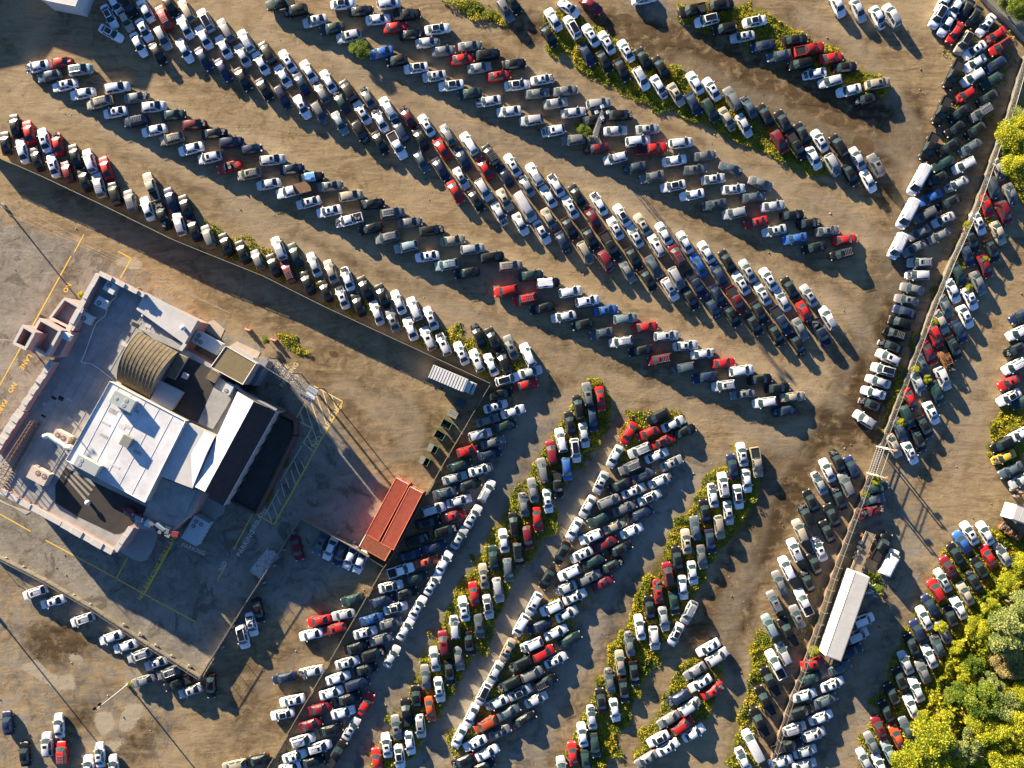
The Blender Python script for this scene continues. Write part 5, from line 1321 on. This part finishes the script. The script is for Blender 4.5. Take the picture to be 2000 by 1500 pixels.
# long semi trailer
def trailer(q, h, label, name='semi_trailer', cat='trailer'):
    A, B_, C_, D_ = [P(*z, h) for z in q]; c = (A + B_ + C_ + D_) / 4; d = D_ - A; L = d.length; w = (B_ - A).length; rz = math.atan2(d.y, d.x)
    root = empty(name, (c.x, c.y, 0), rz); tag(root, label, cat)
    m = MB(); m.box((0,0,(h+1)/2), (L, w, h-1), TRW)
    m.box((0,0,h+.02), (L-.3, w-.2, .05), mat('trailer_tarp_roof', (.6,.585,.55), rough=.7, var=.12, scale=.6, bump=.5))
    for k in range(int(L/3)): m.box((-L/2+1.5+3*k, 0, h+.05), (.05, w-.25, .02), TRW)
    m.build('cargo_box', root)
    m = MB()
    for sy in (-1, 1): m.bar((-L/2, sy*w/2, h), (L/2, sy*w/2, h), .07, RAILM, 5); m.bar((-L/2, sy*w/2, 1), (L/2, sy*w/2, 1), .08, RAILM, 5)
    m.build('edge_rail', root)
    for x in (-L/2+1.2, -L/2+2.4, L/2-2.6):
        for sy in (-1, 1): m = MB(); m.bar((x, sy*(w/2-.4), .5), (x, sy*(w/2-.05), .5), .5, RUBBER, 12); m.build('wheel', root)
    return root
trailer([(1671,1117),(1699,1129),(1641,1292),(1614,1281)], 4.1, 'very long white semi trailer standing beside the right fence')
trailer([(1986,985),(1974,1012),(2060,1046),(2070,1015)], 4.0, 'white truck box cut off by the right edge', 'box_trailer', 'trailer')
# skips
GRN = mat('skip_green', (.05,.13,.07), rough=.6, var=.3, scale=2); LID = mat('skip_lid_grey', (.3,.28,.23), rough=.75, var=.3, scale=2)
for x, y, rz, lid, lb in [(899,788,-25,'green','green dumpster with closed dark lid, nearest the box truck'), (885,808,-28,'grey','green dumpster with grey lid, second from the box truck'), (872,829,-28,'','open green dumpster holding rubbish, third from the box truck'), (859,850,-30,'','empty open green dumpster in the middle of the line'), (845,876,-28,'half','green dumpster with half its lid open'), (829,900,-28,'half','green dumpster at the lower end nearest the red containers')]:
    p = P(x, y, 1.3); root = empty('dumpster', (p.x, p.y, 0), R(rz)); tag(root, lb, 'dumpster', 'green dumpsters beside the slanted fence')
    m = MB(); L, W, h = 1.9, 1.5, 1.3
    for sx in (-1, 1): m.box((sx*(L/2-.04), 0, h/2+.1), (.08, W, h), GRN)
    for sy in (-1, 1): m.box((0, sy*(W/2-.04), h/2+.1), (L-.17, .08, h), GRN); m.box((0, sy*(W/2+.05), h*.6), (L+.1, .1, .12), GRN)
    m.box((0,0,.2), (L-.17, W-.17, .06), TRIM)
    for sx in (-1, 1): m.bar((sx*L/2, -W/2, h+.12), (sx*L/2, W/2, h+.12), .05, GRN, 5)
    m.build('bin', root)
    if lid:
        m = MB(); lm = {'green': mat('lid_dark', (.03,.06,.06), rough=.6), 'grey': LID, 'half': LID}[lid]
        if lid == 'half': m.box((-L*.24,0,h+.2), (L*.5,W,.06), lm)
        else: m.box((0,0,h+.2), (L,W,.06), lm); m.box((0,0,h+.25), (L,.08,.05), lm); m.box((0,W*.25,h+.25), (L,.06,.05), lm)
        m.build('lid', root)
    else:
        m = MB()
        for k in range(9): m.box((rnd.uniform(-.6,.6), rnd.uniform(-.45,.45), .35), (rnd.uniform(.2,.5), rnd.uniform(.2,.4), .25), rnd.choice([LINER, RUSTBED, STEEL]), rnd.uniform(0,3))
        tag(m.build('rubbish', root), None)
# flatbed trailer with junk, tyres
root = empty('utility_trailer', P(1680, 1078, 0), R(68)); tag(root, 'narrow wooden decked utility trailer beside the rusty fence', 'trailer')
m = MB(); m.box((0,0,.75), (8.5,1.9,.12), mat('worn_planks', (.36,.29,.2), rough=.9, var=.4, scale=3)); m.build('deck', root)
m = MB()
for sy in (-1, 1): m.bar((-4.3,sy*.98,.95), (4.3,sy*.98,.95), .05, mat('rust_brown', (.3,.17,.09), rough=.85), 5)
m.box((-4.5,0,.8), (.6,2.3,.5), RUST); m.build('side_rail', root)
for x in (-1.4, -.5):
    for sy in (-1, 1): m = MB(); m.bar((x,sy*1.0,.36), (x,sy*1.2,.36), .36, RUBBER, 12); m.build('wheel', root)
tlabs = ['loose wheel lying uppermost on the utility trailer', 'second loose wheel down the utility trailer', 'loose wheel in the middle of the utility trailer', 'lowest loose wheel on the utility trailer', 'loose wheel at the right side of the trailer pile']
for (x, y), lb in zip([(1681,1060),(1677.5,1069),(1675.5,1083),(1671.5,1090),(1681,1072)], tlabs):
    root = empty('loose_wheel', P(x, y, .9)); root.location.z = .81; tag(root, lb, 'wheel', 'loose wheels on the utility trailer')
    m = MB(); m.bar((0,0,0), (0,0,.24), .42, RUBBER, 16); m.build('tyre', root); m = MB(); m.bar((0,0,.02), (0,0,.26), .3, RIM, 12); m.build('rim', root)
root = empty('scrap_engine', P(1694, 1050, 0)); tag(root, 'heap of rusty axle and engine scrap beside the black pickup', 'scrap')
m = MB()
for k in range(16): m.box((rnd.uniform(-1.3,1.3), rnd.uniform(-.7,.7), rnd.uniform(.2,.7)), (rnd.uniform(.2,1.2), rnd.uniform(.12,.5), rnd.uniform(.1,.4)), rnd.choice([RUST, ENGINE, RUSTBED]), rnd.uniform(0,3), rnd.uniform(-.3,.3))
m.build('metal_pieces', root)
root = empty('scrap_pipe_heap', P(1708, 1152, 0)); tag(root, 'white pipes and broken frame leaning on the trailer side', 'scrap')
m = MB()
for k in range(14): a = P(1695 + rnd.uniform(0,12), 1140 + rnd.uniform(-6,26), rnd.uniform(.2,1.4)); m.bar(a, a + Vector((rnd.uniform(-.2,1.4), rnd.uniform(-.9,.4), rnd.uniform(-.3,.3))), .06, mat('white_pipe', (.6,.62,.64), rough=.5), 5)
m.bar(P(1690,1159,.8), P(1715,1153,.8), .14, MATS['white_pipe'], 7)
o = m.build('pipes'); reorigin(o, root)
root = empty('scrap_axle', P(1984, 962, 0)); tag(root, 'rusted axles and engine blocks piled at the right edge above the white truck box', 'scrap')
m = MB()
for k in range(14): m.box((rnd.uniform(-1.0,1.6), rnd.uniform(-1.0,.8), rnd.uniform(.2,.7)), (rnd.uniform(.3,1.1), rnd.uniform(.2,.6), rnd.uniform(.2,.5)), rnd.choice([RUST, ENGINE, CONC]), rnd.uniform(0,3))
m.build('metal_pieces', root)
# barriers
for x, y, L, lb in [(486,644,1.2,'left short orange barrier beside the weeds'), (536,664,1.2,'right short orange barrier beside the weeds')]:
    root = empty('traffic_barrier', P(x, y, 0), R(-20)); tag(root, lb, 'barrier', 'orange barriers on the bare ground')
    m = MB(); m.box((0,0,.55), (L,.3,.2), mat('barrier_orange', (.7,.16,.06), rough=.5)); m.box((0,0,.8), (L*.8,.28,.18), CAPM); m.build('board', root)
    for s_ in (-1, 1): m = MB(); m.box((s_*L*.4,0,.25), (.15,.6,.5), MATS['barrier_orange']); m.build('leg', root)
root = empty('striped_barricade', P(518, 703, 0), R(-30)); tag(root, 'long orange rail barricade beside the pinkish concrete pad', 'barrier')
m = MB(); m.box((.3,0,1.0), (2.6,.16,.3), MATS['barrier_orange']); m.build('board', root)
m = MB(); m.box((.5,-.9,.35), (2.6,1.4,.7), mat('grey_tarp', (.42,.44,.42), rough=.7), 0, .1); m.build('base', root)
# concrete pads and walks
def sheet(name, pts, z, mm):
    q = XY(pts, 0); n = len(q); ar = sum(q[i][0]*q[(i+1)%n][1]-q[(i+1)%n][0]*q[i][1] for i in range(n))
    if ar < 0: q = q[::-1]
    m = MB(); m.prism(q, -.05, z, mm); o = m.build(name); tag(o, kind='structure'); return o
sheet('concrete_path', [(408,628),(418,625),(439,643),(430,663),(402,645)], .05, CONCP)
sheet('concrete_path', [(448,676),(463,667),(509,688),(497,708),(455,688)], .06, CONCP)
sheet('concrete_path', [(236,1078),(256,1032),(300,1000),(340,1008),(348,1016),(335,1040),(312,1036),(297,1078),(288,1093),(275,1097),(258,1092)], .07, mat('grey_walk', (.40,.39,.36), rough=.9, var=.15))
sheet('concrete_path', [(400,968),(440,990),(436,1004),(418,1016),(395,1008),(390,985)], .06, MATS['grey_walk'])
sheet('concrete_path', [(0,975),(16,985),(60,1000),(50,1005),(28,992),(0,980)], .05, CONC)
crk = bpy.data.materials.new('cracked_concrete'); nt, N_, L_, b = nodes(crk)
v = N_.new('ShaderNodeTexVoronoi'); v.feature = 'DISTANCE_TO_EDGE'; v.inputs['Scale'].default_value = 1.1
g = N_.new('ShaderNodeNewGeometry'); L_.new(g.outputs['Position'], v.inputs['Vector'])
r_ = N_.new('ShaderNodeValToRGB'); r_.color_ramp.elements[0].position = .012; r_.color_ramp.elements[0].color = (.12,.11,.1,1); r_.color_ramp.elements[1].position = .04; r_.color_ramp.elements[1].color = (.52,.5,.45,1)
L_.new(v.outputs['Distance'], r_.inputs['Fac']); L_.new(r_.outputs['Color'], b.inputs['Base Color']); b.inputs['Roughness'].default_value = .9
sheet('cracked_slab', [(523,1070),(525,1076),(535,1075),(541,1082),(546,1089),(536,1098),(528,1108),(509,1133),(500,1124),(488,1117),(492,1108),(505,1092)], .06, crk)

# ------------------------------------------------------------------ painted lines and words
YEL = mat('yellow_road_paint', (.9,.56,.05), rough=.8, scale=3, col2=(.72,.45,.08)); WHP = mat('faded_white_paint', (.75,.68,.5), rough=.8, var=.25, scale=4)
CREAM = mat('faded_cream_paint', (.8,.62,.34), rough=.8, var=.2, scale=3)
def line(m, a, b, w=.13, z=.012, mm=YEL):
    w *= 1.7
    A, B_ = P(*a), P(*b); d = B_ - A; c = (A + B_) / 2; rz = math.atan2(d.y, d.x)
    q = [Vector((x, y, 0)) for x, y in ((-d.length/2,-w/2),(d.length/2,-w/2),(d.length/2,w/2),(-d.length/2,w/2))]
    M = Matrix.Rotation(rz, 3, 'Z'); m.add([c + M @ v + Vector((0,0,z)) for v in q], [(0,1,2,3)], mm)
m = MB()
line(m, (164,458), (145,493)); line(m, (139,500), (-6,763)); line(m, (231,491), (255,504)); line(m, (257,505), (235,543))
line(m, (0,1004), (60,1038)); line(m, (89,1055), (228,1130)); line(m, (229,1131), (294,1167)); line(m, (295,1168), (381,1214), .12)
line(m, (228,1129), (249,1089)); line(m, (283,1158), (338,1058), .2); line(m, (493,1004), (456,1074)); line(m, (442,1103), (424,1134))
line(m, (613,754), (669,784), .14, .012, CREAM); line(m, (669,786), (604,900), .14, .016); line(m, (604,901), (536,1023), .18, .016); line(m, (534,1024), (496,1001), .16)
line(m, (596,786), (578,818), .14, .012, CREAM); line(m, (578,820), (609,836), .14, .016, CREAM); line(m, (608,838), (592,866), .12, .012, CREAM); line(m, (590,870), (548,940), .1, .012, WHP); line(m, (545,955), (517,1007), .1, .012, WHP)
for (a, b) in [((630,763),(644,808)),((648,774),(658,802)),((618,773),(636,824)),((608,787),(627,843)),((596,791),(620,864)),((586,805),(593,827)),((601,851),(610,872)),((593,865),(612,882))]: line(m, a, b, .11, .008, CREAM)
for (a, b) in [((575,901),(586,930)),((568,917),(577,946)),((557,931),(565,954)),((549,944),(556,970)),((539,963),(548,986)),((531,979),(542,1009)),((521,995),(531,1019)),((589,901),(594,914))]: line(m, a, b, .1, .008, WHP)
tag(m.build('road_marking'), kind='structure')
def words(txt, x, y, ang, size, mm=YEL):
    cu = bpy.data.curves.new('lettering', 'FONT'); cu.body = txt; cu.size = size; cu.align_x = 'CENTER'; cu.align_y = 'CENTER'; cu.space_character = 1.1; cu.offset = .02
    cu.materials.append(mm); o = bpy.data.objects.new('road_lettering', cu); COL.objects.link(o)
    o.location = P(x, y); o.location.z = .014; o.rotation_euler = (0, 0, R(ang)); tag(o, kind='structure')
for t, x, y, a, s_, mm in [('FIRE', 540, 719, 55, 1.25, CREAM), ('LANE', 553, 727, 55, 1.25, CREAM), ('PARKING', 565, 732, 56, 1.25, CREAM), ('NO', 576, 741, 56, 1.25, CREAM),
        ('NO PARKING', 639, 832, 57.5, 1.5, CREAM), ('LANE', 50, 707, 237, 1.3, YEL), ('NO', 24, 757, 237, 1.3, YEL), ('PARKING', -4, 806, 237, 1.3, YEL), ('NO', 131, 562, 237, 1.2, YEL),
        ('LANE', 511, 1006, 60, 1.2, WHP), ('PARKING', 480, 1061, 60, 1.3, WHP), ('FIRE', 497, 1029, 60, 1.2, WHP), ('NO PARKING FIRE LANE', 308, 1107, 61, 1.25, YEL), ('PARKING', 378, 1073, -22, 1.1, WHP), ('NO', 436, 1106, 60, 1.2, WHP)]:
    words(t, x, y, a, s_, mm)

# ------------------------------------------------------------------ masts and cables
POLE = mat('painted_pole', (.58,.55,.5), rough=.5, metal=.3)
def lamp_mast(px, py, h, ang, label, n=2):
    root = empty('floodlight_pole', P(px, py, 0), R(ang)); tag(root, label, 'light pole', 'floodlight poles around the yard')
    m = MB(); m.bar((0,0,0), (0,0,h), .16, POLE, 10, .1); m.build('pole', root)
    m = MB(); m.bar((-.7,0,h-.1), (.7,0,h-.1), .07, POLE, 6); m.build('cross_arm', root)
    for k in range(n):
        x = -.6 + 1.2 * k / max(1, n-1); m = MB(); m.box((x,.35,h+.02), (.6,.5,.2), TRIM, 0, 0, .3); m.box((x,.38,h-.1), (.5,.4,.04), HEADL, 0, 0, .3); m.build('lamp_head', root)
    m = MB(); m.bar((0,0,0), (0,0,.5), .35, CONC, 10); m.build('footing', root)
lamp_mast(250, 1337, 9.6, 40, 'floodlight pole leaning over the bare ground beside the row of sedans', 2)
lamp_mast(-4, 1206, 9.6, 40, 'floodlight pole just beyond the left edge near the lot fence')
lamp_mast(8, 402, 9.6, 40, 'floodlight pole at the left edge below the diagonal fence')
lamp_mast(52, 668, 12.5, 40, 'floodlight pole rising beside the entrance tower at the left edge')
root = empty('lattice_mast', P(1160, 268, 0)); tag(root, 'steel lattice light mast standing among the cars of the fourth row', 'light mast')
m = MB(); h = 12.2
for k in range(3):
    a = 2 * math.pi * k / 3; b = 2 * math.pi * (k + 1) / 3
    m.bar((.7*math.cos(a), .7*math.sin(a), 0), (.3*math.cos(a), .3*math.sin(a), h), .07, STEEL, 5)
    for j in range(14):
        z0, z1 = h*j/14, h*(j+1)/14; r0, r1 = .7-.4*j/14, .7-.4*(j+1)/14
        m.bar((r0*math.cos(a), r0*math.sin(a), z0), (r1*math.cos(b), r1*math.sin(b), z1), .035, STEEL, 4)
m.build('lattice', root)
m = MB(); m.bar((-1.0,0,h), (1.0,0,h), .07, STEEL, 5); m.bar((0,-1.0,h), (0,1.0,h), .07, STEEL, 5); m.build('cross_arm', root)
for x, y in ((-1,0),(1,0),(0,-1),(0,1)): m = MB(); m.box((x,y,h+.1), (.55,.55,.35), HVAC, .4, .3); m.build('lamp_head', root)
m = MB(); m.box((0,-1.0,.25), (2.6,2.4,.5), CONC, .3)
for k in range(7): m.box((-1.2+.4*k, -1.0, .55), (.2,2.5,.08), mat('pallet_wood', (.4,.33,.24), rough=.9, var=.3), .3)
m.build('base', root)
for k, (a, b) in enumerate([((-20,378),(450,612)), ((-20,392),(436,606)), ((-20,402),(400,590))]):
    m = MB(); A, B_ = P(*a, 8.5), P(*b, 6.5); pr = A
    for j in range(1, 13):
        q = A.lerp(B_, j/12); q.z -= 1.0 * math.sin(math.pi * j / 12); m.bar(pr, q, .025, mat('cable_grey', (.3,.28,.24), rough=.6), 4); pr = q
    tag(m.build('overhead_cable'), ['upper of the thin cables sagging above the lot beside the diagonal fence', 'middle thin cable sagging above the lot beside the diagonal fence', 'lowest thin cable, the one nearest the building'][k], 'cable', 'overhead cables')

# ------------------------------------------------------------------ trees and bushes
BARK = mat('bark', (.14,.1,.07), rough=.9)
def leafy(name, c1, c2, c3): return leaf_mat(name, c1, c2, c3, .5)
LM = {'gold': leafy('leaf_gold', *TG), 'olive': leafy('leaf_olive', *TO), 'green': leafy('leaf_green', *TB), 'dry': leafy('leaf_dry', *TD)}
def crown(r, h, kind, seed, n):
    rs_ = np.random.RandomState(seed); nb = 22 if r > 2 else 7
    cen = []; 
    for k in range(nb):
        t = rs_.uniform(0, 2*np.pi); q = r * .72 * math.sqrt(rs_.uniform(0.02, 1)); z = h * (.5 + .42 * (1 - (q / r) ** 2) * rs_.uniform(.6, 1.1))
        cen.append((q*math.cos(t), q*math.sin(t), z, r * rs_.uniform(.17, .36)))
    per = n // nb; out = []
    for cx, cy, cz, cr in cen:
        u = rs_.randn(per, 3); u /= np.linalg.norm(u, axis=1)[:, None]; rad = cr * rs_.uniform(.45, 1.08, per)[:, None]
        out.append(np.array([cx, cy, cz]) + u * rad * np.array([1, 1, .8]))
    C_ = np.concatenate(out); C_[:, 2] = np.maximum(C_[:, 2], .15)
    return leaves(C_, .105, rs_, .9)
TP = {}
def tree(px, py, r_px, h, kind, label, group, cat='tree', name='leafy_tree'):
    v = rnd.randrange(3); key = (kind, v, name)
    p = P(px, py, h * .7)
    if key not in TP:
        root = empty(name, (0,0,0)); V, F = crown(3.0, 6.0, kind, 40 + v + hash_(kind), 13000)
        mesh_obj('crown', V, F.tolist(), LM[kind], root)
        m = MB(); m.bar((0,0,0), (.1,.05,2.6), .2, BARK, 8, .1)
        for k in range(5):
            a = k * 1.3; m.bar((.06,.03,1.4+.2*k), (1.1*math.cos(a), 1.1*math.sin(a), 2.5+.2*k), .07, BARK, 5, .03)
        m.build('trunk', root); TP[key] = root
    else: root = copy_tree(TP[key])
    s_ = r_px * 1.12 / S / 3.0; root.location = (p.x, p.y, 0); root.scale = (s_, s_, h / 6.0); root.rotation_euler = (0, 0, rnd.uniform(0, 6.28))
    tag(root, label, cat, group)
    return root
WOOD = [(1972,1238,46,8.5,'olive','big dull green tree at the right edge of the woods'), (1996,1186,34,7,'olive','dull green tree at the right edge above the biggest one'), (1962,1300,30,5,'dry','dry feathery tree beside the big dull green tree'),
 (1995,1300,26,6,'olive','small dull green tree squeezed against the right edge'), (1918,1368,36,7,'green','dark green tree in the middle of the woods'), (1868,1356,24,5,'green','small fresh green tree at the inner edge of the woods'),
 (1958,1378,34,7,'olive','olive tree between the dark green and the right edge'), (1990,1420,42,8,'gold','golden green tree at the right edge near the bottom'), (1940,1440,34,7,'gold','golden green tree behind the lower clearing'),
 (1886,1455,36,7,'olive','olive green tree at the bottom of the woods'), (1816,1452,46,8,'gold','big bright golden tree beside the parked cars at the bottom'), (1768,1490,40,7,'gold','bright golden tree at the bottom edge nearest the cars'),
 (1850,1495,36,7,'gold','golden tree at the bottom edge behind the brightest one'), (1930,1492,32,7,'gold','golden tree at the bottom edge right of the dark gap'), (1985,1486,34,7,'gold','golden tree in the bottom right corner'),
 (1842,1402,20,4.5,'gold','small golden tree above the big golden one'), (1900,1300,22,4,'green','low green tree below the dry reeds'), (1935,1335,24,5,'olive','low olive tree in the middle of the woods'),
 (1968,1140,22,4.5,'gold','golden shrub tree at the upper end of the woods'), (1935,1185,18,4,'gold','small golden tree beside the upper parked cars'), (1868,1262,16,3.5,'gold','small golden tree overhanging the parked sedans'), (1838,1225,13,3,'gold','golden bush beside two grey sedans'),
 (1908,1225,24,4.5,'gold','golden tree left of the big dull green tree'), (1995,1105,26,5,'gold','golden tree at the right edge at the top of the woods'), (1880,1310,20,4,'gold','golden low tree left of the dry feathery tree'), (1910,1415,26,6,'gold','golden tree below the dark green one'), (1805,1405,18,4,'gold','small golden tree overhanging the orange sedan'), (1998,1360,26,6,'gold','golden tree halfway down the right edge of the woods')]
for t in WOOD: tree(*t, 'trees of the woods at the lower right')
EDGE = [(1985,262,36,7,'gold','large pale green tree at the right edge beyond the tall fence'), (1992,318,34,7,'gold','pale green tree at the right edge below the larger one'), (1975,300,20,5,'green','green tree tucked between the two pale ones'),
 (1990,232,22,5,'olive','olive tree at the top of the right edge group'), (1992,14,24,6,'green','dark green tree in the top right corner'), (1965,-2,18,4,'olive','olive tree cut by the top edge near the right corner')]
for t in EDGE: tree(*t, 'trees along the right edge')
BUSH = [(159,576,7,1.8,'gold','round yellow bush beside the brick facade'), (1712,936,11,2.2,'gold','bush beside the gate behind the black sedan'), (1786,722,10,1.6,'gold','round bush against the right fence, uppermost'), (1812,740,9,1.5,'gold','bush between slate and white sedans beside the right fence'),
 (1761,780,7,1.4,'green','bush below the gap in the right fence cars'), (1760,826,9,1.6,'gold','bush beside the dark green sedan at the right fence'), (1824,630,9,1.5,'gold','bush beside the beige sedan at the right fence'), (254,1336,5,1.2,'gold','tiny bush at the foot of the floodlight pole'),
 (519,664,8,1.2,'green','green bush between the two orange barriers'), (702,97,20,2.0,'green','dark green bush growing below the white SUV near the top'), (1140,256,14,1.8,'green','bush beside the lattice mast'), (1716,1150,9,1.6,'green','bush at the upper end of the long trailer'),
 (1590,1273,12,1.8,'gold','bush behind the lower right fence above the red sedan'), (1690,966,8,1.5,'gold','bush against the fence beside the dark green sedan'), (1894,562,8,1.5,'gold','bush between the two files outside the right fence'), (1925,508,8,1.5,'gold','bush beside the maroon sedans outside the right fence'), (1890,440,9,1.6,'gold','bush at the top of the cars outside the right fence')]
for t in BUSH: tree(*t, 'bushes dotted around the yard', 'bush', 'bush')

# ------------------------------------------------------------------ camera, light, sky
cam = bpy.data.cameras.new('camera'); co = bpy.data.objects.new('camera', cam); COL.objects.link(co)
cam.sensor_width = 36; cam.sensor_fit = 'HORIZONTAL'; cam.lens = 36 * H / (2000 / S); cam.clip_start = 1; cam.clip_end = 9000
co.location = (0, 0, H); co.rotation_euler = (0, 0, 0); scene.camera = co
EL, AZ = R(SUN_EL), R(SUN_AZ)      # elevation; direction towards the sun measured counter-clockwise from +X
to_sun = Vector((math.cos(EL) * math.cos(AZ), math.cos(EL) * math.sin(AZ), math.sin(EL)))
sl = bpy.data.lights.new('sun', 'SUN'); sl.energy = SUN_E; sl.angle = R(.5); sl.color = SUN_C
so = bpy.data.objects.new('sun', sl); COL.objects.link(so); so.rotation_euler = (-to_sun).to_track_quat('-Z', 'Y').to_euler(); so.location = (-60, 80, 60)
w = bpy.data.worlds.new('World'); scene.world = w; w.use_nodes = True
wn = w.node_tree.nodes; sk = wn.new('ShaderNodeTexSky'); sk.sky_type = 'NISHITA'; sk.sun_disc = False
sk.sun_elevation = EL; sk.sun_rotation = math.atan2(to_sun.x, to_sun.y); sk.altitude = 50; sk.air_density = .6; sk.dust_density = .15; sk.ozone_density = 4.0
w.node_tree.links.new(sk.outputs[0], wn['Background'].inputs['Color']); wn['Background'].inputs['Strength'].default_value = SKY
vs_ = scene.view_settings; vs_.view_transform = 'Standard'; vs_.look = 'None'; vs_.exposure = EXPO; vs_.gamma = 1.0; vs_.use_curve_mapping = False
scene.cycles.max_bounces = 5; scene.cycles.diffuse_bounces = 1
